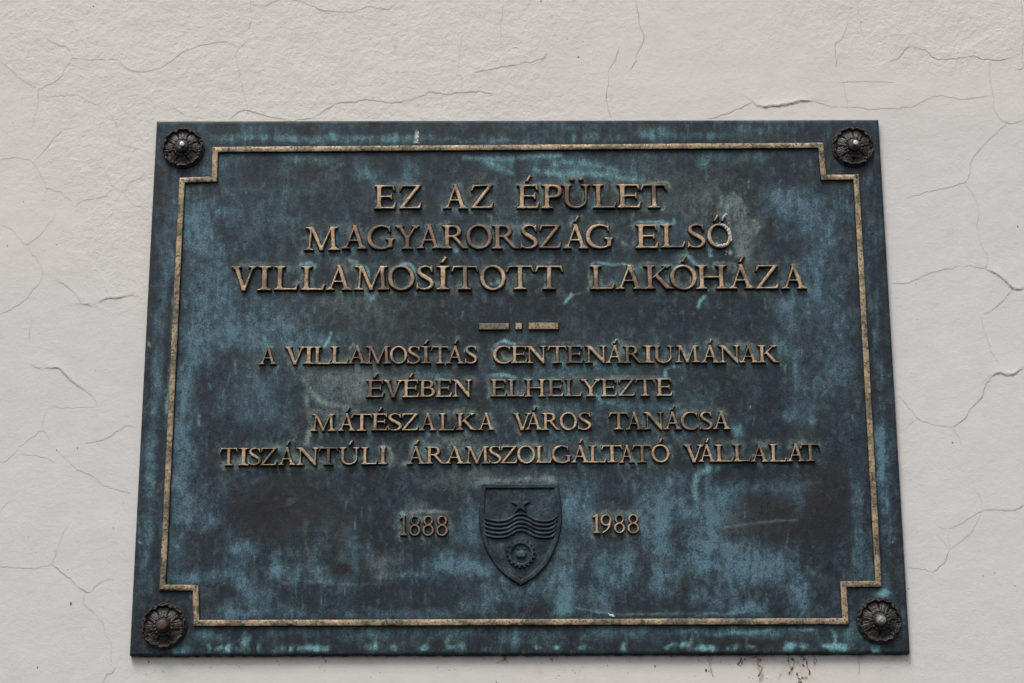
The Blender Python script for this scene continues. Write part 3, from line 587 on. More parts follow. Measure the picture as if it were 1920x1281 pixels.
# around and under the shield
line('G', [(890, 912), (905, 902), (940, 901), (985, 899), (1040, 900)], 6, .75); line('B', [(898, 905), (925, 903)], 4, .7); blob('G', 880, 890, 40, 20, .4); blob('G', 830, 905, 40, 16, .3)
for a in [(885, 970, 16, 30, .40), (870, 1000, 30, 20, .20), (860, 1060, 55, 14, .60), (840, 1050, 20, 20, .5), (905, 1070, 30, 16, .42), (760, 1080, 60, 8, .45), (930, 1110, 24, 24, .40), (900, 1130, 30, 20, .25), (950, 1085, 20, 14, .35), (990, 1110, 30, 20, .3)]: blob('B', *a)
line('B', [(720, 1082), (780, 1078), (840, 1072), (880, 1068)], 5, .55); line('G', [(570, 1090), (620, 1094), (680, 1096), (730, 1090)], 3, .2)
blob('G', 715, 1065, 24, 22, .8); blob('G', 740, 1050, 30, 16, .4); blob('G', 620, 1000, 30, 36, .28); blob('G', 580, 960, 40, 20, .3)
# lower-left field
line('B', [(432, 1000), (438, 1025), (455, 1038), (490, 1043), (530, 1046)], 8, .42)
for a in [(450, 1030, 24, 14, .45), (460, 1065, 40, 30, .35), (520, 1065, 24, 20, .60), (545, 1085, 20, 14, .3), (450, 1090, 14, 20, .5), (470, 1110, 24, 24, .42), (505, 1118, 14, 14, .60), (400, 1080, 40, 14, .35), (350, 1084, 24, 10, .45), (385, 980, 30, 16, .35),
          (440, 1150, 50, 14, .45), (520, 1150, 60, 10, .30), (620, 1088, 40, 6, .45), (600, 1075, 20, 14, .3), (585, 1060, 30, 12, .28), (640, 1060, 12, 40, .22), (660, 1035, 12, 40, .4), (690, 1030, 10, 30, .35), (640, 1048, 8, 8, .5), (600, 1020, 16, 20, .22), (540, 1140, 30, 16, .3), (480, 1130, 24, 20, .3),
          (700, 1150, 60, 8, .28), (800, 1150, 60, 8, .28), (420, 900, 60, 30, .12), (450, 870, 60, 14, .18), (350, 860, 24, 40, .3)]: blob('B', *a)
line('G', [(575, 980), (572, 1010), (580, 1040), (600, 1060)], 5, .18)
blob('K', 640, 1065, 22, 22, 1.0); cut(640, 1068, 18, 18, .8); cut(560, 1020, 30, 20, .6); cut(500, 1052, 50, 7, .7); cut(640, 1122, 160, 22, .7); cut(840, 1110, 70, 22, .75)
line('G', [(770, 962), (790, 960), (815, 958), (838, 962)], 3, .8); line('T', [(754, 960), (757, 963)], 2.4, .9); blob('G', 790, 955, 30, 10, .5); blob('K', 520, 960, 90, 50, .6)
# bottom strip under the brass line
for x, y, rx, ry, a in [(393, 1212, 5, 9, .9), (410, 1216, 8, 5, .7), (430, 1216, 6, 10, .9), (460, 1205, 8, 14, .95), (447, 1217, 8, 6, .6), (485, 1213, 5, 9, .8), (545, 1216, 22, 6, .95), (590, 1216, 22, 7, 1.1), (618, 1214, 8, 6, .7), (690, 1216, 10, 5, .7), (705, 1215, 6, 7, .9), (740, 1215, 8, 5, .6),
                        (795, 1214, 8, 6, .8), (838, 1208, 5, 14, .9), (850, 1214, 8, 4, .6), (870, 1214, 10, 8, .9), (911, 1217, 5, 5, 1.0), (1008, 1214, 8, 4, .7), (1045, 1216, 5, 5, .8), (1090, 1215, 10, 4, .6), (1170, 1215, 6, 7, .8), (1255, 1212, 10, 4, .9), (1285, 1212, 14, 5, .8), (1320, 1213, 16, 5, .9), (1338, 1213, 8, 5, .9), (1375, 1213, 12, 5, .5), (1407, 1213, 8, 3, .5),
                        (1481, 1213, 9, 7, 1.3), (1507, 1212, 9, 7, 1.2), (1545, 1212, 7, 5, 1.0), (1566, 1214, 16, 8, 1.3), (1563, 1200, 4, 16, .9), (1584, 1217, 5, 5, .8), (1646, 1218, 8, 7, 1.8), (1655, 1112, 10, 8, 1.0), (1640, 1220, 4, 5, .9)]:
    blob('T', x, y, rx * 1.1, ry * 1.1, a * .5, nf=.7, ns=.6); blob('P', x, y, rx * .85, ry * .9, a * .62, nf=.9, ns=.5)
for a in [(390, 1190, 26, 12, .5), (340, 1220, 20, 8, .4), (700, 1195, 60, 12, .24), (560, 1185, 60, 12, .18), (860, 1190, 30, 14, .34), (1000, 1190, 60, 12, .28), (1180, 1185, 40, 16, .30), (1120, 1190, 30, 12, .22), (1330, 1185, 90, 7, .32), (1450, 1190, 60, 8, .3), (330, 1190, 20, 20, .25), (960, 1205, 40, 8, .3), (1600, 1190, 20, 14, .3)]: blob('T', *a)
line('T', [(1340, 1190), (1400, 1186), (1470, 1180), (1530, 1182)], 3, .3); blob('T', 1443, 1178, 6, 4, .7); blob('G', 1292, 1208, 4, 14, 1.1); blob('G', 1292, 1200, 3, 10, .7); blob('K', 1420, 1208, 60, 10, .8); blob('K', 830, 1212, 20, 14, .8); blob('K', 552, 1200, 20, 10, .8)
# right-hand strip outside the brass line
for a in [(1632, 430, 8, 50, .22), (1643, 600, 5, 60, .40), (1648, 690, 5, 60, .38), (1650, 820, 12, 22, .75), (1655, 850, 9, 40, .62), (1650, 880, 6, 50, .50), (1660, 935, 9, 30, .42), (1665, 1000, 10, 40, .20), (1628, 350, 14, 40, .18), (1660, 1085, 6, 20, .4), (1690, 1170, 8, 30, .2), (1625, 520, 8, 60, .2)]: blob('B', *a, ns=.8)
# verdigris gathered against the raised lettering
hal = np.exp(-((HALO - 0.0035) / 0.0032) ** 2) * sstep(-0.25, 0.7, fbm(PX, PY, 45, 22, 101, 4)) * (0.7 + 0.5 * NF)
CH['G'] += np.clip(hal, 0, 1) * 0.35; CH['Q'] += np.clip(hal, 0, 1) * 0.45
CH['T'] += np.clip(np.exp(-(HALO / 0.003) ** 2) * sstep(0.15, 0.9, fbm(PX, PY, 38, 18, 111, 4)), 0, 1) * 0.35
CH['P'] += np.clip(np.exp(-((HALO - 0.001) / 0.0016) ** 2) * sstep(0.2, 0.8, fbm(PX, PY, 30, 16, 117, 4)), 0, 1) * 0.55
# flecks and short runs of fresh verdigris
fl = sstep(0.5, 1.0, fbm(PX, PY, 5, 8, 121, 4, .7)) * sstep(-0.1, 0.6, fbm(PX, PY, 70, 60, 125, 3)); CH['P'] += 0.10 * fl
CH['B'] += 0.30 * sstep(0.45, 0.95, fbm(PX, PY, 5, 26, 131, 3)) * sstep(0.0, 0.6, fbm(PX, PY, 90, 90, 135, 3))
CH['G'] += np.exp(-(HALO / 0.012) ** 2) * 0.10
# wispy mineral bloom: thin curled edges and clots
rdg = 1 - np.abs(fbm(QX, QY, 22, 26, 301, 4, .6)) * 3.2
msk = sstep(-0.15, 0.6, fbm(PX, PY, 95, 80, 311, 4))
CH['P'] += 0.10 * sstep(0.35, 1.0, rdg) * msk * np.clip(CH['B'] * 3, 0, 1) * np.clip(0.7 + NF, 0, 1.6)
clot = sstep(0.22, 0.62, fbm(QX, QY, 12, 15, 321, 4, .65)) * sstep(-0.1, 0.5, fbm(PX, PY, 80, 110, 331, 4))
CH['B'] += 0.15 * clot; CH['P'] += 0.07 * clot * np.clip(CH['B'] * 2.5, 0, 1)
CH['Q'] += 0.16 * sstep(0.3, 0.8, fbm(QX, QY, 14, 12, 341, 4, .65)) * sstep(0.05, 0.6, fbm(PX, PY, 120, 80, 351, 3))
# white splashes
blob('W', 783, 256, 2.4, 8, .9, nf=.8); blob('W', 782, 268, 5, 1.6, .8); blob('W', 1677, 1018, 1.3, 2.6, .9, -20); blob('W', 1683, 1050, 1.0, 3, .3); blob('W', 1602, 230, 3, 2, .6); blob('W', 1366, 474, 2, 5, .7); blob('W', 262, 1017, 5, 1.3, .5, 45); blob('W', 278, 642, 1.5, 7, .4)
blob('W', 1120, 1148, 8, .9, .35, 25); blob('W', 267, 1180, 1.2, 1.2, .7); blob('W', 1404, 762, 1, 2, .5)
for p, w, a in [([(1333, 872), (1331, 920), (1335, 960), (1336, 1008)], 9, .42), ([(1308, 880), (1303, 900), (1306, 925)], 4, .45), ([(1356, 915), (1390, 908), (1430, 908), (1480, 918)], 6, .35), ([(1496, 922), (1500, 940), (1498, 956)], 5, .35),
                ([(1060, 1070), (1058, 1110), (1054, 1145)], 8, .40), ([(1232, 1010), (1236, 1060), (1240, 1130)], 7, .30), ([(1124, 1060), (1110, 1085), (1120, 1120), (1136, 1145)], 5, .30), ([(1190, 1040), (1198, 1070), (1194, 1100)], 4, .34),
                ([(345, 500), (350, 600), (348, 700)], 8, .30), ([(430, 560), (430, 640)], 9, .26), ([(355, 760), (345, 860), (335, 980)], 7, .26), ([(1500, 1100), (1508, 1130), (1504, 1150)], 4, .45), ([(1300, 1125), (1330, 1130)], 7, .3),
                ([(1626, 500), (1638, 620), (1648, 760)], 2.2, .5), ([(1652, 900), (1664, 980), (1668, 1040)], 2.4, .4), ([(1596, 880), (1606, 1000), (1612, 1080)], 3, .4)]:
    line('B', p, w, a, nf=.8)
r5 = np.random.default_rng(55)
for i in range(150):      # thin scratches and dried runs
    x = r5.uniform(300, 1660); y = r5.uniform(240, 1210); L = r5.uniform(6, 30); dx = r5.normal(0, 3)
    line('P' if r5.random() < .4 else 'Q', [(x, y), (x + dx * .5 + r5.normal(0, 1), y + L * .5), (x + dx, y + L)], r5.uniform(.8, 1.5), r5.uniform(.10, .30), nf=.9)
for i in range(26):
    x = r5.uniform(340, 1600); y = r5.uniform(290, 1150); L = r5.uniform(10, 40)
    line('Q', [(x, y), (x + L * .5, y + r5.normal(0, 5)), (x + L, y + r5.normal(0, 7))], r5.uniform(.9, 1.6), r5.uniform(.10, .22), nf=.9)
for x in (300, 318, 1640, 1655, 342, 1600): # narrow dark brown marks below the upper fixings
    blob('K', x, 330 if x < 900 else 325, 4, 22, .7)
#PATINA_END
# crisper edges and small-scale breakup
for c in 'BTG':
    CH[c] = np.clip(CH[c] * np.clip(0.92 + 0.38 * NF + 0.22 * NS + 0.12 * NM, 0.1, 2), 0, 1.25)
hgt = 0.00018 * NM + 0.00010 * NF + 0.0004 * NL
inside = (GD <= 0)
Yv = GD - np.where(inside, hgt, 0) - 0.15 * 0.00012 * 0
V = np.stack([GX.ravel(), Yv.ravel(), GZ.ravel()], 1)
me = mesh('bronze_plaque', V, grid_faces(*GX.shape))
for nm, (a, b, c) in (('patina', 'BTG'), ('patina_b', 'SKW'), ('patina_c', 'PQQ')):
    at_ = me.attributes.new(nm, 'FLOAT_COLOR', 'POINT')
    at_.data.foreach_set('color', np.stack([CH[a].ravel(), CH[b].ravel(), np.clip(CH[c], 0, 1).ravel(), np.ones(GX.size)], 1).astype(np.float32).ravel())
me.materials.append(M_pat)
bpy.data.objects.remove(plaque)
plaque = link('bronze_plaque', me)
tag(plaque, 'dark bronze memorial plaque with blue green patina and raised brass lettering on the wall', 'plaque')

# letters
TARN = [(640, 830, 468, 1.0), (880, 960, 467, .7), (985, 1210, 392, .6), (1150, 1330, 543, .6), (700, 800, 545, .35), (640, 780, 683, .6), (1060, 1140, 682, .6), (620, 740, 808, .5), (687, 720, 746, 1.0), (640, 690, 872, .6), (735, 850, 1005, .9), (880, 930, 545, 0), (1020, 1050, 466, .5), (590, 640, 872, .4)]
for (ch, ox, oz, sx, sz), (cx_, cb_) in zip(letters_todo, cent):
    o = link('numeral' if ch in '189' else 'letter', glyph_mesh(ch), None, plaque, (ox, 0.0, oz))
    o.scale = (sx, 1, sz); o.rotation_euler = (0, random.uniform(-0.008, 0.008), 0)
    if any(a <= cx_ <= b and abs(cb_ - y) < 9 and random.random() < p for a, b, y, p in TARN):
        o.material_slots[0].link = 'OBJECT'; o.material_slots[0].material = M_letter_dark
    if ch == 'Ő': o['label'] = 'letter splashed with white bird dropping on its right side'

# ------------------------------------------------------------------ swept mouldings
def sweep(name, pts, prof, mat, parent, step=0.003, closed=False, jit=0.0, seed=0, plane=0.0):
    """pts: x,z path; prof: (offset to the left of travel, height)"""
    P = np.asarray(pts, float); n = len(P); seg = []
    rngl = np.random.default_rng(seed)
    def nrm(v): return v / max(np.linalg.norm(v), 1e-12)
    C, N = [], []
    cnt = n if closed else n - 1
    cn = []
    for i in range(n):
        a = P[i - 1] if (closed or i > 0) else None; b = P[(i + 1) % n] if (closed or i < n - 1) else None
        if a is None: d = nrm(b - P[i]); nn = np.array([-d[1], d[0]])
        elif b is None: d = nrm(P[i] - a); nn = np.array([-d[1], d[0]])
        else:
            d1 = nrm(P[i] - a); d2 = nrm(b - P[i]); n1 = np.array([-d1[1], d1[0]]); n2 = np.array([-d2[1], d2[0]])
            nn = nrm(n1 + n2); nn = nn / max(nn @ n1, 0.3)
        cn.append(nn)
    for i in range(cnt):
        a, b = P[i], P[(i + 1) % n]; L = np.linalg.norm(b - a); k = max(1, int(L / step))
        d = nrm(b - a); nf = np.array([-d[1], d[0]])
        for j in range(k):
            t = j / k
            C.append(a + (b - a) * t); N.append(cn[i] if j == 0 else nf)
    if not closed: C.append(P[-1]); N.append(cn[-1])
    C = np.array(C); N = np.array(N); m = len(prof); V = []
    jj = rngl.normal(0, 1, (len(C), m)); jj = (jj + np.roll(jj, 1, 0) + np.roll(jj, -1, 0)) / 3 * jit
    for k, (o, h) in enumerate(prof):
        p = C + N * (o + jj[:, k:k + 1])
        V.append(np.stack([p[:, 0], np.full(len(C), plane - h) - jj[:, k] * 0.4 * (h > 0.001), p[:, 1]], 1))
    V = np.stack(V, 1).reshape(-1, 3)
    rows = len(C); F = []
    for i in range(rows if closed else rows - 1):
        i2 = (i + 1) % rows
        for k in range(m - 1): F.append((i * m + k, i2 * m + k, i2 * m + k + 1, i * m + k + 1))
    if not closed:
        F.append(tuple(range(m))); F.append(tuple(range((rows - 1) * m, rows * m))[::-1])
    me = mesh(name, V, F, True)
    o = link(name, me, mat, parent)
    return o
bpx = [(398, 275), (1544, 267), (1550, 327), (1611, 326.5), (1654, 1101.5), (1588, 1102), (1592, 1171.5), (362, 1175), (360.5, 1109), (298, 1108), (335.5, 332.5), (396, 330.5)]
bw = [at(x, y, -0.003) for x, y in bpx]; bw = np.array([(float(a), float(b)) for a, b in bw])
# square it up as the cast border is
BWD = 0.0088
prof = [(-0.0003, -0.0004), (0.0004, 0.0026), (0.0009, 0.0034), (0.0013, 0.0036), (BWD / 2, 0.0036), (BWD - 0.0013, 0.0036), (BWD - 0.0009, 0.0034), (BWD - 0.0004, 0.0026), (BWD + 0.0003, -0.0004)]
prof = [(-o, h) for o, h in prof]
sweep('border_moulding', bw, prof, M_band, plaque, 0.0025, True, 0.00022, 5)

def bar(x0, x1, y0, y1):
    xa, za = at(x0, y1, -0.003); xb, zb = at(x1, y0, -0.003)
    xs = np.linspace(0, 1, 40) ; w = xb - xa; h = zb - za
    gx = np.arange(-0.003, w + 0.003, 0.0004); gy = np.arange(-0.003, h + 0.003, 0.0004)
    X, Y = np.meshgrid(gx, gy); D = sd_poly(X, Y, [(0, 0), (w, 0), (w, h), (0, h)]) + vnoise(X * 400, Y * 400, 3) * 0.00012
    me = relief_mesh('divider_bar', gx, gy, D, 0.0034, 0.0007, -0.0006)
    return link('divider_bar', me, M_band, plaque, (float(xa), 0, float(za)))
bar(898, 954.5, 606, 618.5); bar(966.5, 979, 605.5, 618); bar(991, 1047, 605, 618)

# ------------------------------------------------------------------ shield with star, waves, gear and apple
SC = at(976.5, 1000, 0); SC = (float(SC[0]), float(SC[1]))
def sp(px, py): a = at(px, py, -0.002); return (float(a[0]) - SC[0], float(a[1]) - SC[1])
sh = [(904, 908), (1046.5, 907.5), (1049.5, 927), (1053.5, 964), (1052.5, 985), (1046.5, 1012), (1036, 1038), (1022, 1062), (1001, 1083), (976.5, 1098), (951, 1082), (929, 1060), (915, 1037), (905, 1012), (899.5, 986), (899, 964), (901.5, 927)]
shp = np.array([sp(*p) for p in sh])
gx = np.arange(shp[:, 0].min() - 0.004, shp[:, 0].max() + 0.004, 0.0006); gy = np.arange(shp[:, 1].min() - 0.004, shp[:, 1].max() + 0.004, 0.0006)
X, Y = np.meshgrid(gx, gy)
top = catmull(shp[1:10], 6); bot = catmull(np.vstack([shp[9:], shp[0]]), 6)
shd = np.vstack([top, bot[1:]])
D = sd_poly(X, Y, shd)
def bev(d, a, b): return 1 - sstep(a, b, d)
h = 0.0032 * bev(D, -0.0008, 0.0008) - 0.0022 * bev(D + 0.0058, -0.0008, 0.0007)
h += 0.00012 * vnoise(X * 500, Y * 500, 77)
Zs = np.where(D > 0.0008, -0.0005, h)
k = np.minimum(np.minimum(D[:-1, :-1], D[1:, :-1]), np.minimum(D[:-1, 1:], D[1:, 1:])) < 0.001
V = np.stack([X.ravel(), -Zs.ravel(), Y.ravel()], 1); V, F, used = compact(V, grid_faces(len(gy), len(gx), k))
me = mesh('coat_of_arms', V, F)
def flat_attr(me, V, S=0.42, s=0):
    S = S - 0.15
    n = len(V); g1 = vnoise(V[:, 0] * 70 + s, V[:, 2] * 60, 7); g2 = vnoise(V[:, 0] * 260, V[:, 2] * 200 + s, 8)
    c1 = np.stack([np.clip(0.02 + 0.07 * g1 + 0.05 * g2, 0, 1), np.clip(0.01 + 0.08 * g2 + .05 * g1, 0, 1), np.clip(0.05 + 0.10 * g1, 0, 1), np.ones(n)], 1)
    c2 = np.stack([np.clip(S + 0.3 * g1, 0, 1), np.zeros(n), np.zeros(n), np.ones(n)], 1)
    for nm, c in (('patina', c1), ('patina_b', c2)):
        a = me.attributes.new(nm, 'FLOAT_COLOR', 'POINT'); a.data.foreach_set('color', c.astype(np.float32).ravel())
flat_attr(me, V, 0.5)
coat = link('coat_of_arms', me, M_pat, plaque, (SC[0], 0, SC[1]))
coat['label'] = 'raised shield with star, waves and gear, dark patina without brass'
PL = 0.0010
def patch(name, D, relief, e0, e1, gx, gy, dome=0):
    me = relief_mesh(name, gx, gy, D, relief, e0, e1, dome)
    co = np.zeros(len(me.vertices) * 3, np.float32); me.vertices.foreach_get('co', co); flat_attr(me, co.reshape(-1, 3), 0.5, 3)
    return link(name, me, M_pat, coat, (0, -PL, 0))
sc0 = sp(975.8, 947); ppm = 1430.0
gx = np.arange(-0.018, 0.018, 0.0004); X, Y = np.meshgrid(gx + sc0[0], gx + sc0[1])
st = [(sc0[0] + (0.0135 if i % 2 == 0 else 0.0052) * sin(i * pi / 5), sc0[1] + (0.0135 if i % 2 == 0 else 0.0052) * cos(i * pi / 5)) for i in range(10)]
patch('star', sd_poly(X, Y, st), 0.0030, 0.0007, -0.0012, gx + sc0[0], gx + sc0[1])
for k in range(5):
    pts = [(902.5 + k * 1.2, 964), (910, 972), (930, 977), (950, 975.5), (966, 966.5), (976, 964), (988, 966.5), (1004, 975), (1022, 977.5), (1036, 974.5), (1048.5 - k * 0.6, 967)]
    pts = [(x, y + k * 7.7 + (0 if k < 4 else 0)) for x, y in pts]
    pts = [(max(x, 906 + k * 0.9), y) for x, y in pts]; pts = [(min(x, 1046 - k * 0.9), y) for x, y in pts]
    w = catmull(np.array([sp(*p) for p in pts]), 6)
    o = sweep('wave', w, [(-0.0021, -0.0003), (-0.0017, 0.0016), (-0.0007, 0.0026), (0.0006, 0.0026), (0.0017, 0.0016), (0.0021, -0.0003)], M_pat, coat, 0.0012, False, 0.0001, k, -PL)
    co = np.zeros(len(o.data.vertices) * 3, np.float32); o.data.vertices.foreach_get('co', co); flat_attr(o.data, co.reshape(-1, 3), 0.5, k)
gc = sp(976.7, 1038.5)
gx = np.arange(-0.022, 0.022, 0.00042); X, Y = np.meshgrid(gx, gx)
r = np.hypot(X, Y); th = np.arctan2(Y, X)
teeth = sstep(-0.25, 0.25, np.sin(th * 18))
Dg = np.maximum(r - (0.0165 + 0.0026 * teeth), 0.0124 - r)
patch('gear', Dg, 0.0030, 0.0005, -0.0007, gx + gc[0], gx + gc[1])
Da = np.minimum(np.minimum(sd_poly(X, Y, ell(-0.002, -0.0012, 0.0052, 0.0058)), sd_poly(X, Y, ell(0.0024, -0.0012, 0.0054, 0.0058))),
                np.minimum(sd_stroke(X, Y, [(0.0, 0.004, 0.001), (0.001, 0.0065, 0.0009), (0.0035, 0.0088, 0.0008)]),
                np.minimum(sd_poly(X, Y, ell(-0.0035, 0.0066, 0.0030, 0.0013, -0.5)), sd_poly(X, Y, ell(0.0046, 0.0066, 0.0026, 0.0012, 0.6)))))
patch('apple', Da, 0.0034, 0.0004, -0.003, gx + gc[0], gx + gc[1], 0.0)

# ------------------------------------------------------------------ corner rosettes
def lathe(name, prof, mat, parent, n=32, bump=0):
    V = []; F = []
    for i in range(n):
        a = 2 * pi * i / n
        for r, h in prof: V.append((r * cos(a), -h, r * sin(a)))
    m = len(prof)
    for i in range(n):
        j = (i + 1) % n
        for k in range(m - 1): F.append((i * m + k, j * m + k, j * m + k + 1, i * m + k + 1))
    V.append((0, -prof[-1][1], 0)); c = len(V) - 1
    for i in range(n): F.append((i * m + m - 1, ((i + 1) % n) * m + m - 1, c))
    return link(name, mesh(name, V, F), mat, parent)
def rosette_mesh(phase, seed):
    R = 0.0298; nr, na = 90, 288
    rr = np.linspace(0.0, 1.0, nr); an = np.linspace(0, 2 * pi, na + 1)
    RR, AN = np.meshgrid(rr, an)
    wob = 0.05 * vnoise(AN * 2.5, RR * 3, seed)
    ph = ((AN - phase) / (2 * pi / 8) + 0.5) % 1.0 * 2 - 1       # -1..1 across a petal
    ap = np.abs(ph)
    tip = 0.905 - 0.085 * ap ** 4 - 0.020 * np.cos(ph * pi * 2) * (ap < 0.75)
    h = 0.0022 + 0.0010 * np.exp(-((RR - 0.965) / 0.02) ** 2)
    body = 0.0026 + 0.0052 * (1 - sstep(0.22, 0.80, RR))            # sinks outwards
    curl = 0.0042 * sstep(tip - 0.13, tip - 0.03, RR)                 # tips curl up
    fall = 1 - sstep(tip - 0.005, tip + 0.05, RR)
    crease = 0.0005 * (np.exp(-((ap - 0.36) / 0.07) ** 2) + 0.6 * np.exp(-(ap / 0.05) ** 2)) * sstep(0.3, 0.45, RR) * (1 - sstep(tip - 0.15, tip, RR))
    gap = np.exp(-((ap - 1.0) / 0.085) ** 2) * sstep(0.40, 0.6, RR)
    petal = (body + curl * (1 - 0.55 * ap ** 4) - crease) * fall
    petal = petal - gap * 0.0042 * fall + 0.0010 * (1 - ap ** 2) * sstep(0.42, 0.6, RR) * fall
    sep = 0.0035 * np.exp(-((ap - 1) / (0.16)) ** 2) * sstep(0.70, 0.80, RR) * (1 - sstep(0.90, 0.96, RR))
    groove = 0.0030 * np.exp(-((ap - 0.72) / 0.07) ** 2) * sstep(0.70, 0.80, RR) * (1 - sstep(0.86, 0.92, RR))
    h = np.maximum(h, petal) + sep - groove * 0.7
    bead = 0.0016 * np.abs(np.cos((AN - phase) * 8)) * np.exp(-((RR - 0.40) / 0.055) ** 2)
    boss = 0.0045 * (1 - sstep(0.26, 0.36, RR)) - 0.0014 * np.exp(-((RR - 0.325) / 0.02) ** 2)
    h = h + bead + boss
    h = h + 0.00025 * vnoise(AN * 11, RR * 16, seed + 1)
    h = np.where(RR > 0.985, h * (1 - sstep(0.985, 1.0, RR)) - 0.0004 * (RR > 0.995), h)
    rad = RR * R * (1 + 0.008 * vnoise(AN * 3, RR * 0, seed + 2) + 0.010 * np.cos(ph * pi) * (RR > .9))
    V = np.stack([rad * np.cos(AN), -h, rad * np.sin(AN)], -1)[:-1].reshape(-1, 3)
    idx = np.arange(na * nr).reshape(na, nr); nx = np.roll(idx, -1, 0)
    F = np.stack([idx[:, :-1], nx[:, :-1], nx[:, 1:], idx[:, 1:]], -1).reshape(-1, 4)
    return mesh('rosette', V, F)
for px, py, phase, kind, tilt, lab in [(342.5, 277.5, pi / 2, 'stud', 0.10, 'rosette with shiny tapered stud off centre, in the upper left corner of the plaque'),
                            (1600, 275, pi / 2 + pi / 8, 'stud', 0.02, 'rosette with shiny stud and an orange rust stain below it'),
                            (307, 1174, pi / 2 + 0.08, 'cap', 0.0, 'rosette with flat reddish brown cap'),
                            (1649, 1163.5, pi / 2 + pi / 8, 'nut', 0.0, 'rosette with dull round steel bolt head beside bright turquoise spots')]:
    x, z = at(px, py, -0.003)
    o = link('rosette', rosette_mesh(phase, int(px)), M_ros, plaque, (float(x), 0, float(z)))
    o['label'] = lab
    if kind == 'cap':
        lathe('bolt_cap', [(0.0082, 0.008), (0.0080, 0.0125), (0.0074, 0.0140), (0.0066, 0.0146), (0.0060, 0.0150)], M_ros, o)
        lathe('bolt_end', [(0.0058, 0.0145), (0.0056, 0.0157), (0.0050, 0.0160)], M_rust, o)
    else:
        lathe('collar', [(0.0086, 0.007), (0.0084, 0.0108), (0.0074, 0.0124), (0.0058, 0.0130), (0.0050, 0.0120)], M_ros, o)
        lathe('washer', [(0.0058, 0.0115), (0.0057, 0.0134), (0.0052, 0.0138), (0.0040, 0.0130)], M_collar, o)
        b = lathe('bolt', [(0.0036, 0.0115), (0.0035, 0.0150), (0.0034, 0.0186), (0.0031, 0.0190), (0.0018, 0.0191)] if kind == 'stud' else
                  [(0.0060, 0.0115), (0.0060, 0.0140), (0.0053, 0.0148), (0.0050, 0.0143), (0.0044, 0.0143), (0.0042, 0.0158), (0.0034, 0.0166), (0.0018, 0.0166)], M_zinc if kind == 'stud' else M_steel, o)
        b.rotation_euler = (0, 0, tilt)
        if px > 1500 and py < 500:
            lathe('rust_stain', [(0.0001, 0.0), (0.0045, 0.0064), (0.0020, 0.0068)], mat_simple('orange_rust', (0.16, 0.07, 0.022), (0.05, 0.028, 0.016), 300), o, 12).location = (-0.0008, 0.0003, -0.0125)

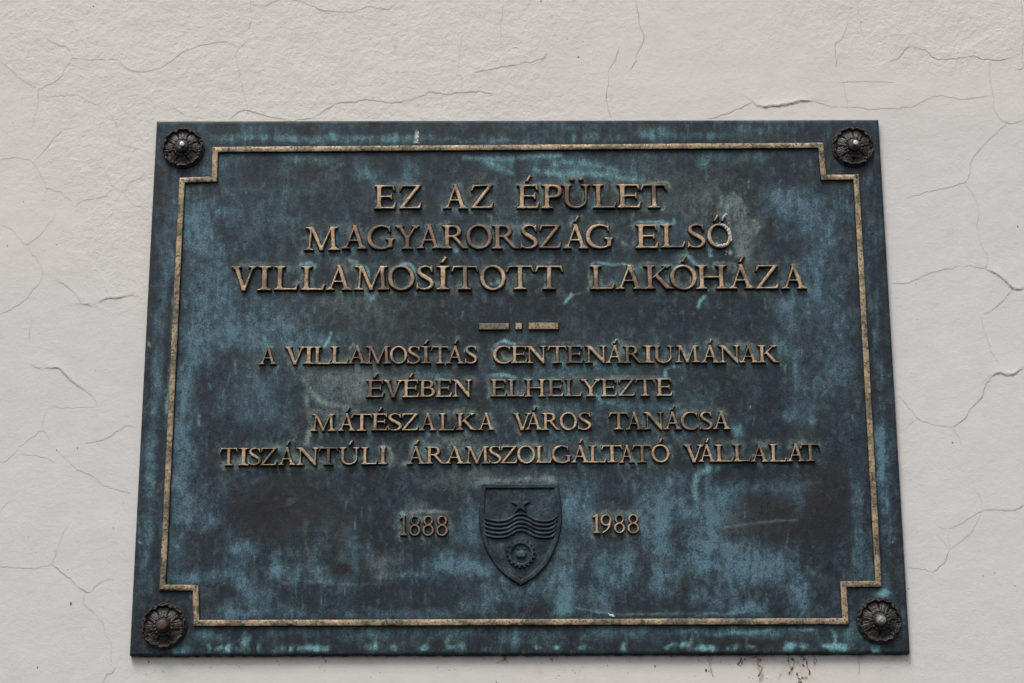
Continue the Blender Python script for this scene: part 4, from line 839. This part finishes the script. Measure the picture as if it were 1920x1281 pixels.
# ------------------------------------------------------------------ wall
x0, z1 = at(-60, -60, WALL_Y); x1, z0 = at(1980, 1341, WALL_Y); x0 = min(x0, float(at(-60, 1341, WALL_Y)[0])); 
xa, xb = float(at(-70, -60, WALL_Y)[0]) , float(at(1990, -60, WALL_Y)[0])
dense_x = np.arange(xa, xb, 0.0018); dense_z = np.arange(float(z0), float(z1), 0.0018)
wxs = np.concatenate([np.linspace(-1.7, xa - 0.02, 30), dense_x, np.linspace(xb + 0.02, 1.7, 30)])
wzs = np.concatenate([np.linspace(-1.3, float(z0) - 0.02, 30), dense_z, np.linspace(float(z1) + 0.02, 1.3, 30)])
WX, WZ = np.meshgrid(wxs, wzs); VX, VY = topx(WX, WZ, WALL_Y)
CRACKS = [  # width in px, lip height (plaster lifted on the upper side), points
 (1.1, .25, [(85, 70), (105, 83), (125, 90), (134, 104), (137, 109), (180, 113), (217, 112), (235, 126), (260, 135), (300, 128), (330, 108), (350, 94), (380, 85), (420, 78), (445, 88)]),
 (1.1, .1, [(137, 109), (120, 131), (110, 148), (80, 165), (72, 168), (70, 200), (60, 236), (48, 240)]), (1.1, .1, [(0, 115), (25, 135), (50, 155), (70, 166)]),
 (1.2, .1, [(470, -10), (470, 8), (470, 45), (454, 65), (456, 82), (443, 100), (447, 130), (455, 170), (466, 207)]), (1.3, .3, [(470, 8), (495, 12), (520, 2), (545, -2), (585, 12), (615, 22), (664, 22), (695, 12), (728, 16), (750, 0)]),
 (1.2, .2, [(0, 300), (25, 295), (50, 299), (61, 304), (72, 320), (85, 345), (88, 352), (115, 362), (137, 380)]), (.9, .1, [(61, 304), (80, 287), (100, 262), (118, 243)]), (.8, 0, [(88, 352), (84, 370), (80, 382)]),
 (.9, .1, [(180, 305), (198, 325), (208, 345), (215, 353), (232, 362), (245, 380), (258, 387), (270, 391)]), (.8, .1, [(232, 362), (245, 343), (262, 335), (272, 325)]), (.7, .1, [(215, 353), (195, 368), (160, 375), (140, 388)]),
 (.8, .1, [(85, 182), (110, 180), (140, 178), (165, 190), (190, 202), (212, 220), (222, 245), (224, 270), (250, 276), (275, 284)]), (.8, 0, [(315, 199), (335, 208), (350, 219)]),
 (1.7, .6, [(430, 223), (455, 207), (470, 209), (500, 217), (540, 225), (580, 222), (600, 213), (620, 200), (640, 192), (662, 191), (690, 187), (735, 192), (770, 187), (790, 180), (805, 173), (840, 176), (890, 171), (910, 173), (925, 177)]),
 (1.0, 0, [(866, 68), (862, 100), (860, 130), (866, 150), (864, 171)]), (1.1, .1, [(945, 5), (938, 45), (940, 95)]), (1.5, .4, [(886, 137), (920, 130), (960, 122), (1000, 115), (1020, 108), (1026, 98)]), (1.0, 0, [(777, 187), (785, 205), (792, 224)]),
 (2.0, .2, [(1190, -5), (1197, 25), (1200, 50), (1208, 72), (1202, 85), (1195, 100), (1188, 120), (1180, 132)]), (1.6, .1, [(1162, 85), (1155, 108), (1142, 130), (1142, 155), (1137, 170), (1140, 200), (1147, 224)]),
 (1.8, .5, [(1325, 222), (1350, 217), (1380, 205), (1410, 191)]), (2.4, 1.6, [(1410, 190), (1427, 200), (1470, 197), (1500, 190), (1525, 190)]), (1.3, .3, [(1525, 190), (1560, 199), (1590, 200), (1640, 204), (1700, 201), (1725, 193), (1760, 180), (1800, 186), (1830, 183), (1858, 179)]),
 (1.5, .5, [(1590, 43), (1580, 70), (1565, 85), (1567, 105), (1567, 128)]), (1.0, 0, [(1567, 128), (1580, 155), (1590, 200)]), (1.1, .1, [(1605, -5), (1612, 30), (1618, 70)]), (.9, 0, [(1570, 155), (1620, 153), (1675, 154)]),
 (1.6, .5, [(1665, 118), (1685, 108), (1705, 87), (1735, 95), (1750, 108), (1765, 112), (1800, 108), (1822, 105), (1845, 110), (1880, 112), (1905, 104)]), (1.3, .2, [(1857, 110), (1856, 145), (1862, 180), (1862, 205), (1875, 222), (1888, 231), (1910, 229), (1925, 226)]),
 (1.3, .3, [(1888, 231), (1865, 252), (1838, 280), (1822, 300), (1815, 335), (1800, 345), (1760, 355), (1730, 363), (1700, 372)]), (1.2, .2, [(1915, -5), (1918, 60), (1916, 110), (1917, 130), (1900, 126)]), (.9, 0, [(1810, 345), (1828, 370), (1835, 400)]),
 (1.2, .2, [(1672, 533), (1680, 530), (1697, 532), (1720, 523), (1742, 512), (1780, 503), (1810, 498), (1848, 504)]), (2.2, 1.3, [(1848, 504), (1870, 515), (1885, 527), (1900, 541), (1925, 541)]), (1.5, .5, [(1900, 541), (1880, 565), (1860, 582), (1844, 588)]),
 (1.1, .2, [(1838, 590), (1847, 625), (1858, 655), (1870, 680), (1873, 698)]), (2.6, 1.4, [(1856, 709), (1873, 699), (1885, 703), (1900, 702), (1920, 688)]), (1.7, .8, [(1858, 707), (1845, 730), (1838, 748), (1820, 765), (1812, 782), (1800, 792), (1784, 801)]),
 (1.3, .3, [(1784, 801), (1755, 798), (1735, 790), (1722, 785), (1705, 765), (1685, 740)]), (1.0, .1, [(1722, 785), (1705, 797), (1688, 812)]), (1.0, .1, [(1784, 801), (1795, 815), (1803, 840)]), (1.0, 0, [(1836, 398), (1832, 425), (1840, 455), (1852, 485), (1848, 504)]),
 (1.9, .8, [(1925, 944), (1900, 956), (1860, 955), (1846, 956)]), (1.3, .3, [(1846, 956), (1820, 970), (1795, 985), (1777, 992)]), (.9, .2, [(1777, 992), (1765, 990), (1755, 983)]), (1.0, .2, [(1777, 992), (1779, 1015), (1780, 1030)]), (.9, .2, [(1840, 962), (1820, 1000), (1795, 1020), (1780, 1030)]),
 (1.9, .5, [(1780, 1030), (1770, 1055), (1748, 1073)]), (1.0, .1, [(1748, 1073), (1730, 1068), (1703, 1064)]), (.8, 0, [(1748, 1073), (1747, 1090)]), (.8, 0, [(1755, 1000), (1768, 1015), (1778, 1030)]), (.9, .1, [(1840, 955), (1838, 935), (1825, 915)]),
 (.9, .1, [(0, 422), (20, 430), (42, 452), (52, 458), (75, 440), (95, 415), (105, 400)]), (.8, 0, [(52, 458), (58, 475), (72, 490), (80, 518), (65, 540), (45, 565)]), (1.4, .3, [(0, 589), (15, 582), (30, 574), (45, 564)]), (1.6, .5, [(106, 525), (130, 540), (146, 558), (155, 572)]),
 (2.4, 1.3, [(155, 571), (165, 571), (172, 574)]), (2.0, 1.1, [(184, 568), (200, 560), (225, 558), (240, 554)]), (.9, .2, [(240, 554), (262, 556)]), (1.0, .3, [(60, 598), (55, 625), (56, 645)]), (2.0, 1.2, [(83, 690), (108, 690), (120, 700), (135, 715), (150, 726), (160, 733)]), (1.0, .3, [(160, 733), (175, 745), (185, 765)]),
 (1.1, .3, [(57, 683), (68, 690), (83, 692)]), (1.0, .3, [(160, 832), (200, 822), (225, 805), (238, 799), (258, 801)]), (.9, .1, [(35, 838), (60, 820), (82, 808), (95, 830)]), (.7, 0, [(95, 763), (130, 764), (175, 763)]), (.7, 0, [(82, 808), (80, 790), (88, 770)]),
 (.9, .1, [(0, 866), (10, 865), (30, 845), (35, 838)]), (1.0, .2, [(105, 842), (125, 862), (145, 880), (175, 893), (190, 907), (215, 917), (245, 925)]), (.9, .1, [(40, 852), (65, 854), (90, 860), (102, 867)]), (1.3, .3, [(-5, 1061), (20, 1063), (45, 1066), (75, 1064), (98, 1058)]),
 (1.8, .9, [(98, 1058), (112, 1070), (130, 1083), (145, 1098), (160, 1109), (170, 1110)]), (1.0, .3, [(170, 1110), (185, 1095), (200, 1088), (214, 1086)]), (1.0, .2, [(160, 1112), (156, 1130), (175, 1148), (195, 1172), (198, 1190), (206, 1200)]), (.8, .1, [(98, 1058), (108, 1030), (120, 998), (130, 982)]), (.7, 0, [(208, 1202), (208, 1250)]), (1.4, .5, [(217, 1250), (208, 1262), (198, 1266), (190, 1285)]),
 (.8, .1, [(0, 958), (16, 941)]), (.7, 0, [(1080, 1285), (1088, 1260), (1097, 1246)]),
]
rough = sstep(0.15, 0.75, np.exp(-(((VX - 560) / 560) ** 2 + ((VY - 60) / 330) ** 2)) * 1.1 + np.exp(-(((VX - 1750) / 260) ** 2 + ((VY - 30) / 110) ** 2)) * 0.8 + 0.45 * np.exp(-(((VX - 200) / 110) ** 2 + ((VY - 480) / 160) ** 2)) + 0.35 * np.exp(-(((VX - 1850) / 120) ** 2 + ((VY - 1230) / 60) ** 2)) + 0.15 * fbm(VX, VY, 120, 100, 201, 3))
rough = np.clip(rough + 0.12, 0, 1)
wj = fbm(VX, VY, 40, 40, 211, 4) * 12
cool = np.clip(sstep(470, 585, VY + wj * 1.5 + 60 * ((VX > 225) & (VX < 275)) * -1.0) * (VX < 960) + sstep(200, 216, VY + wj * 0.5) * sstep(1640, 1650, VX + wj * 0.3) * 0.75 + 0.25 * sstep(215, 420, VY) * (VX > 1640), 0, 1)
cool = cool * (1 - 0.55 * sstep(1205, 1235, VY) * (VX > 260) * (VX < 1700))
hw = 0.0005 * fbm(VX, VY, 160, 140, 221, 3) + rough * (0.00022 * fbm(VX, VY, 16, 13, 231, 4, 0.6)) + 0.00010 * fbm(VX, VY, 26, 22, 241, 3)
def polydist(pts, X, Y):
    d = np.full(X.shape, 1e9); sg = np.zeros(X.shape)
    for p, q in zip(pts[:-1], pts[1:]):
        e = q - p; ux = X - p[0]; uy = Y - p[1]; t = np.clip((ux * e[0] + uy * e[1]) / max(e @ e, 1e-9), 0, 1)
        dd = np.hypot(ux - e[0] * t, uy - e[1] * t); s = np.sign(e[0] * uy - e[1] * ux)
        if e[0] < 0: s = -s
        sg = np.where(dd < d, s, sg); d = np.minimum(d, dd)
    return d, sg
for w, lip, pts in CRACKS:
    if lip < 0.15: continue
    P = catmull(np.array(pts, float), 5)
    s_ = (VX > P[:, 0].min() - 40) & (VX < P[:, 0].max() + 40) & (VY > P[:, 1].min() - 40) & (VY < P[:, 1].max() + 40)
    iz, ix = np.where(s_)
    if len(iz) == 0: continue
    s = np.s_[iz.min():iz.max() + 1, ix.min():ix.max() + 1]
    d, sg = polydist(P, VX[s], VY[s])
    endx = np.exp(-np.clip((np.minimum(np.hypot(VX[s] - P[0, 0], VY[s] - P[0, 1]), np.hypot(VX[s] - P[-1, 0], VY[s] - P[-1, 1]))) / 12, 0, 9))
    hw[s] += (lip * 0.28 if lip < 1 else lip * 0.95) * 0.0011 * np.where(sg < 0, np.exp(-d / 9), 0.0) * (1 - endx)
streak = np.zeros(WX.shape)
def wst(x, y, rx, ry, a):
    s_ = (np.abs(VX - x) < rx * 3) & (np.abs(VY - y) < ry * 3); iz, ix = np.where(s_)
    if len(iz) == 0: return
    s = np.s_[iz.min():iz.max() + 1, ix.min():ix.max() + 1]
    streak[s] += a * np.exp(-((VX[s] - x) / rx) ** 2 - ((VY[s] - y) / ry) ** 2) * np.clip(0.7 + 0.8 * fbm(VX[s], VY[s], 9, 12, 251, 3), 0, 2)
for x in np.arange(262, 1700, 9):
    wst(x + random.uniform(-4, 4), 1230, random.uniform(5, 12), random.uniform(3, 9), random.uniform(0.05, 0.30))
for a in [(1480, 1245, 26, 26, .30), (1500, 1250, 10, 24, .3), (1425, 1240, 12, 14, .25), (1390, 1240, 8, 6, .3), (1010, 1262, 7, 10, .22), (1332, 1245, 3, 22, .30), (741, 90, 3, 14, .25), (745, 80, 5, 10, .15), (1030, 32, 12, 8, .12), (0, 626, 5, 10, .35), (1783, 437, 9, 9, .18), (62, 1260, 6, 10, .0), (1095, 1265, 3, 12, .12), (1610, 1250, 3, 26, .15), (180, 810, 10, 8, .12)]: wst(*a)
fade = sstep(0, 1, (VX > -400) * 1.0)
Vw = np.stack([WX.ravel(), (WALL_Y - hw).ravel(), WZ.ravel()], 1)
wme = mesh('plaster_wall', Vw, grid_faces(*WX.shape))
a = wme.attributes.new('wall', 'FLOAT_COLOR', 'POINT')
a.data.foreach_set('color', np.stack([cool.ravel(), rough.ravel(), np.clip(streak, 0, 1).ravel(), np.ones(WX.size)], 1).astype(np.float32).ravel())
wall = link('plaster_wall', wme, M_wall)
tag(wall, 'pale cream plaster wall with hairline cracks and a cooler grey paint patch behind the bronze plaque', 'wall')
def wall_h(x, z):
    fx = np.interp(x, wxs, np.arange(len(wxs))); fz = np.interp(z, wzs, np.arange(len(wzs)))
    xi = np.clip(fx.astype(int), 0, len(wxs) - 2); zi = np.clip(fz.astype(int), 0, len(wzs) - 2); rx = fx - xi; rz = fz - zi
    return (hw[zi, xi] * (1 - rx) + hw[zi, xi + 1] * rx) * (1 - rz) + (hw[zi + 1, xi] * (1 - rx) + hw[zi + 1, xi + 1] * rx) * rz
for ci, (w, lip, pts) in enumerate(CRACKS):
    P = catmull(np.array(pts, float), 5)
    # resample and roughen
    L = np.r_[0, np.cumsum(np.hypot(*np.diff(P, axis=0).T))]; n = max(6, int(L[-1] / 2.2)); s = np.linspace(0, L[-1], n)
    x = np.interp(s, L, P[:, 0]); y = np.interp(s, L, P[:, 1])
    env = np.clip(np.minimum(s, L[-1] - s) / 10, 0, 1)
    r1 = np.random.default_rng(900 + ci)
    kx = np.interp(s, np.arange(0, L[-1] + 14, 7), r1.normal(0, 1, len(np.arange(0, L[-1] + 14, 7)))); ky = np.interp(s, np.arange(0, L[-1] + 14, 7), r1.normal(0, 1, len(np.arange(0, L[-1] + 14, 7))))
    x = x + kx * 0.9 * env + r1.normal(0, .15, n); y = y + ky * 0.9 * env + r1.normal(0, .15, n)
    wdt = (w - 0.2) * 0.00052 * np.clip(0.45 + 0.55 * env, 0, 1) * np.clip(0.8 + 0.45 * np.interp(s, np.arange(0, L[-1] + 30, 15), r1.normal(0, 1, len(np.arange(0, L[-1] + 30, 15)))), 0.15, 1.6) * np.where(env < 0.99, env * .8 + .2, 1)
    X, Z = at(x, y, WALL_Y)
    tx = np.gradient(X); tz = np.gradient(Z); nn = np.hypot(tx, tz) + 1e-9; nx, nz = -tz / nn, tx / nn
    if lip >= 0.5:   # the dark ribbon sits just under the lifted edge
        Z = Z - 0.0004
    rows = []
    for k, off in enumerate((-0.5, 0.0, 0.5)):
        xx = X + nx * wdt * off; zz = Z + nz * wdt * off
        hh = np.maximum(wall_h(xx, zz), wall_h(X, Z) - 0.0001)
        rows.append(np.stack([xx, WALL_Y - hh - 0.00028 + (0.00014 if k == 1 else 0), zz], 1))
    Vc = np.stack(rows, 1).reshape(-1, 3); F = []
    for i in range(n - 1):
        for k in range(2): F.append((i * 3 + k, i * 3 + k + 1, i * 3 + k + 4, i * 3 + k + 3))
    link('crack', mesh('crack', Vc, F), M_crack if w > 1.45 else M_crack2, wall)

# ------------------------------------------------------------------ small dirt on the wall and plaque
def lump(cx, cy, cz, rx, rz, ry, seed, n=8, m=5):
    r1 = np.random.default_rng(seed); V = []; F = []
    for i in range(m + 1):
        t = pi / 2 * i / m
        for j in range(n):
            a = 2 * pi * j / n; k = 1 + r1.uniform(-0.28, 0.28)
            V.append((cx + rx * cos(t) * cos(a) * k, cy - ry * sin(t) * (1 + r1.uniform(-.15, .15)), cz + rz * cos(t) * sin(a) * k))
    for i in range(m):
        for j in range(n): F.append((i * n + j, i * n + (j + 1) % n, (i + 1) * n + (j + 1) % n, (i + 1) * n + j))
    return V, F
def join(parts):
    V = []; F = []
    for v, f in parts:
        b = len(V); V += list(v); F += [tuple(i + b for i in q) for q in f]
    return V, F
r1 = np.random.default_rng(77); parts = []
spots = [(1084, 107, 2.2), (1042, 43, 1.2), (1063, 73, 1.3), (1093, 78, 1.2), (977, 118, 1.1), (1014, 2, 2), (844, 16, 1), (914, 32, .8), (1037, 43, .8), (995, 198, 1.1), (829, 196, .9), (175, 12, 1.6), (24, 230, 1.2), (171, 163, 1), (44, 378, 1), (14, 461, 1.6), (106, 459, 1), (165, 474, .9),
         (1908, 425, 1.8), (1868, 462, 1), (1720, 599, 1), (1718, 532, 1), (1786, 830, 2), (1720, 998, .8), (1843, 1080, 1.2), (1903, 1098, 1.4), (1865, 1074, 1.2), (133, 1132, 2.4), (145, 840, 1.6), (106, 844, 1.4), (179, 695, .9), (125, 750, 1), (213, 990, 1.2), (231, 943, 1), (54, 1007, 1), (127, 1068, 1.3), (70, 1252, 1.8), (22, 1247, 1),
         (1258, 1230, 2.2), (1228, 1249, 2.2), (931, 1280, 1.6), (1139, 1248, 1.2), (1078, 1262, 1.2), (1048, 1267, 1.2), (1043, 1272, 1), (1177, 1262, 1), (1302, 1268, 1), (1218, 1228, 1), (1120, 1228, 1.2), (1324, 1257, 2.6), (1438, 1272, 1.2), (1411, 1272, 1), (1404, 1271, 1), (279, 1241, 2), (520, 1240, 1.6), (523, 1247, 1.2), (356, 1245, 1), (1703, 1104, 1.4), (1706, 1244, 1), (1700, 1249, 1)]
for _ in range(90):
    x = r1.uniform(260, 1700); y = 1236 + abs(r1.normal(0, 16)); spots.append((x, y, r1.uniform(.4, 1.1)))
for _ in range(90):
    x = r1.uniform(0, 1920); y = r1.uniform(0, 1281)
    if 235 < x < 1720 and 215 < y < 1235: continue
    spots.append((x, y, r1.uniform(.3, .7)))
for i, (x, y, s) in enumerate(spots):
    X, Z = at(x, y, WALL_Y); X = float(X); Z = float(Z); hh = float(wall_h(np.array([X]), np.array([Z]))[0])
    parts.append(lump(X, WALL_Y - hh + 0.0001, Z, s * 0.00055, s * 0.0007 * r1.uniform(.8, 1.5), s * 0.0004, i, 6, 2))
V, F = join(parts)
tag(link('dirt_specks', mesh('dirt_specks', V, F), M_dirt), 'tiny brown specks of dirt scattered over the pale plaster wall', 'dirt', kind='stuff')

def tube(pts, rad, n=6):
    P = np.asarray(pts, float); V = []; F = []
    for i, p in enumerate(P):
        d = P[min(i + 1, len(P) - 1)] - P[max(i - 1, 0)]; d /= max(np.linalg.norm(d), 1e-9)
        a = np.cross(d, [0, 1, 0.01]); a /= max(np.linalg.norm(a), 1e-9); b = np.cross(d, a)
        r = rad[i] if hasattr(rad, '__len__') else rad
        for j in range(n): V.append(p + r * (a * cos(2 * pi * j / n) + b * sin(2 * pi * j / n)))
    for i in range(len(P) - 1):
        for j in range(n): F.append((i * n + j, i * n + (j + 1) % n, (i + 1) * n + (j + 1) % n, (i + 1) * n + j))
    F.append(tuple(range(n))); F.append(tuple(range((len(P) - 1) * n, len(P) * n))[::-1])
    return V, F
def wp(x, y, off): a = at(x, y, WALL_Y - off); return (float(a[0]), WALL_Y - off, float(a[1]))
# dry hanging stem
pts = catmull(np.array([wp(1419, 1228, .003), (wp(1421, 1240, .003)), wp(1421, 1246, .0035), wp(1428, 1251, .005), wp(1428.5, 1254, .005), wp(1425, 1262, .004), wp(1422, 1269, .003)]), 5)
rad = np.interp(np.linspace(0, 1, len(pts)), [0, .35, .5, .8, .93, 1], [.0007, .0008, .0007, .0009, .0014, .0006])
st_ = link('dry_plant_stem', mesh('dry_plant_stem', *tube(pts, rad)), M_straw)
tag(st_, 'thin bent straw coloured stem hanging under the bottom edge of the plaque', 'plant stem')
def clump(name, cs, label, cat, seed, web=()):
    r2 = np.random.default_rng(seed); ps = []
    for x, y, sx, sy in cs:
        k = max(2, int(sx * sy / 4.5))
        for _ in range(k):
            xx = x + r2.normal(0, sx * .42); yy = y + r2.normal(0, sy * .42); X, Y_, Z = wp(xx, yy, 0)
            s = r2.uniform(.5, 1.3); ps.append(lump(X, WALL_Y - 0.0003, Z, s * .0008, s * .0010, s * .0009, int(r2.integers(1e6)), 6, 2))
    for path in web:
        Q = catmull(np.array([wp(px, py, .0015) for px, py in path]), 4); Q = Q + r2.normal(0, .0002, Q.shape)
        ps.append(tube(Q, 0.00028, 4))
    V, F = join(ps); o = link(name, mesh(name, V, F), M_dirt); tag(o, label, cat); return o
clump('dirt_clump', [(1485, 1236, 4, 7), (1486, 1250, 5, 4), (1483, 1256, 4, 6), (1480, 1260, 3, 4), (1478, 1238, 2, 8)], 'crumbly dark brown dirt clump, longest of those under the plaque beside the pale cobweb', 'dirt clump', 1,
      [[(1480, 1226), (1478, 1236), (1480, 1248)], [(1488, 1234), (1489, 1244), (1484, 1256), (1480, 1262)]])
clump('dirt_clump', [(1505, 1247, 4, 4), (1507, 1237, 5, 3), (1517, 1258, 3, 8), (1513, 1244, 2, 6), (1501, 1270, 5, 3), (1500, 1279, 3, 6), (1494, 1262, 2, 4), (1527, 1238, 2, 5), (1496, 1242, 2, 3), (1511, 1271, 3, 2), (1518, 1262, 2, 5)],
      'loose scatter of reddish brown crumbs and threads below the right end of the plaque', 'dirt clump', 2,
      [[(1497, 1228), (1512, 1236), (1514, 1250), (1518, 1260)], [(1520, 1226), (1528, 1232), (1531, 1240), (1526, 1246)], [(1494, 1262), (1497, 1270), (1502, 1276), (1500, 1286)], [(1502, 1270), (1512, 1270)]])
clump('dirt_clump', [(1420, 1231, 5, 4), (1414, 1233, 3, 2), (1425, 1235, 2, 4)], 'small dark knot of dirt at the top of the hanging straw coloured stem', 'dirt clump', 3, [[(1408, 1234), (1418, 1230), (1424, 1238)]])
clump('dirt_clump', [(1390, 1238, 3, 6), (1386, 1243, 4, 2), (1398, 1236, 2, 2), (1390, 1247, 3, 3)], 'small hook shaped crumb of dirt left of the hanging stem', 'dirt clump', 4, [[(1390, 1234), (1388, 1240), (1394, 1243)], [(1384, 1244), (1392, 1242)]])
clump('dirt_clump', [(950, 1228, 3, 4), (947, 1235, 3, 3)], 'dark slanting thread of dirt hanging under the middle of the plaque', 'dirt clump', 5, [[(952, 1226), (948, 1234), (941, 1242)], [(948, 1235), (953, 1243)]])
clump('dirt_clump', [(988, 1228, 2, 4)], 'short dark crumb of dirt touching the bottom edge below the shield', 'dirt clump', 6, [[(990, 1226), (987, 1231)]])
clump('dirt_clump', [(1035, 1237, 3, 4)], 'reddish forked crumb of dirt right of the middle under the plaque', 'dirt clump', 8, [[(1034, 1243), (1036, 1236), (1039, 1234)], [(1036, 1237), (1032, 1234)]])
clump('dirt_clump', [(606, 1232, 3, 5), (610, 1240, 2, 3)], 'brown crumb of dirt hanging under the left half of the plaque', 'dirt clump', 9, [[(602, 1228), (608, 1236), (611, 1242)]])
# grime packed along the lower edge
r2 = np.random.default_rng(5); ps = []
for _ in range(260):
    x = r2.uniform(262, 1703); X, Z = at(x, 1229, WALL_Y - 0.008)
    ps.append(lump(float(X), r2.uniform(0.004, WALL_Y), -H_PL / 2 - 0.0002 + r2.uniform(-.0005, .0003), r2.uniform(.0015, .006), r2.uniform(.0005, .0011), r2.uniform(.001, .003), int(r2.integers(1e6)), 6, 2))
V, F = join(ps); M_grime = mat_simple('mossy_grime', (0.085, 0.066, 0.028), (0.030, 0.026, 0.014), 120, (.8, .9), 0, .6, .001)
tag(link('grime_crust', mesh('grime_crust', V, F), M_grime), 'brown olive crust of grime packed along the bottom edge of the plaque', 'grime', kind='stuff')
# cobweb threads
ps = []
for path in [[(1324, 1228), (1330, 1244), (1334, 1260), (1338, 1270)], [(1335, 1255), (1327, 1258)], [(1048, 1228), (1043, 1240)], [(1608, 1228), (1611, 1244), (1610, 1262)], [(905, 1238), (912, 1234)], [(930, 1244), (940, 1238), (946, 1230)], [(300, 1212), (303, 1220), (306, 1230)], [(1597, 1232), (1603, 1228)], [(1305, 1228), (1310, 1236)], [(1465, 1262), (1458, 1272)]]:
    Q = catmull(np.array([wp(px, py, .0012) for px, py in path]), 5); Q = Q + r2.normal(0, .00025, Q.shape); ps.append(tube(Q, 0.00022, 4))
V, F = join(ps); tag(link('cobweb', mesh('cobweb', V, F), M_web), 'fine dusty cobweb threads hanging below the plaque against the wall', 'cobweb', kind='stuff')

# bird droppings
def fp(x, y, off): a = at(x, y, -off); return (float(a[0]), -off, float(a[1]))
def dropping(pieces, label, off=0.0):
    ps = []; r3 = np.random.default_rng(int(pieces[0][0]))
    for x, y, rx, ry, base in pieces:
        X, Y_, Z = fp(x, y, base); ps.append(lump(X, -base + 0.0002, Z, rx * 1.15 / 1420, ry * 1.15 / 1400, 0.0010, int(r3.integers(1e6)), 12, 4))
    V, F = join(ps); tag(link('bird_dropping', mesh('bird_dropping', V, F), M_drop), label, 'bird dropping')
dropping([(1354, 421.5, 3, 1.6, RELIEF), (1358, 423, 3.4, 2.2, RELIEF), (1362, 427, 3.2, 3, RELIEF), (1366, 432, 3.2, 4, RELIEF), (1368.5, 438, 3, 4, RELIEF), (1370, 444, 2.2, 4, RELIEF), (1371, 449, 1.6, 4, RELIEF), (1348, 461, 3.4, 2.6, RELIEF), (1352, 460, 2.4, 2.4, RELIEF), (1359, 459, 3, 2, RELIEF), (1355, 461.5, 3, 1.6, RELIEF),
          (1344, 457, 1.6, 1.6, .001), (1353, 451, 1, 1, 0), (1366, 419, 1.2, 1.2, 0), (1350, 418, 1, 1, 0), (1358, 405.5, 2.4, 2.4, RELIEF), (1361, 402.5, 2.6, 1.8, RELIEF), (1356, 408.5, 2, 2, RELIEF), (1362, 472, 1.4, 2.4, 0), (1361, 478, 1.2, 1.4, 0)],
         'white bird dropping smeared over the last letter of the second line')
dropping([(1146, 1154, 4, 1.6, .0005), (1142, 1152, 1.8, 1.2, .0003), (1150, 1156, 2.4, 1.2, .001)], 'small white bird dropping splash on the bottom brass line of the plaque')
dropping([(782, 268.5, 4, .8, .0005), (784, 258, 2, 3, 0), (783, 264, 1.5, 2, 0), (784, 250, 1.2, 3, 0)], 'white streak of bird dropping above the top brass line, left of centre')
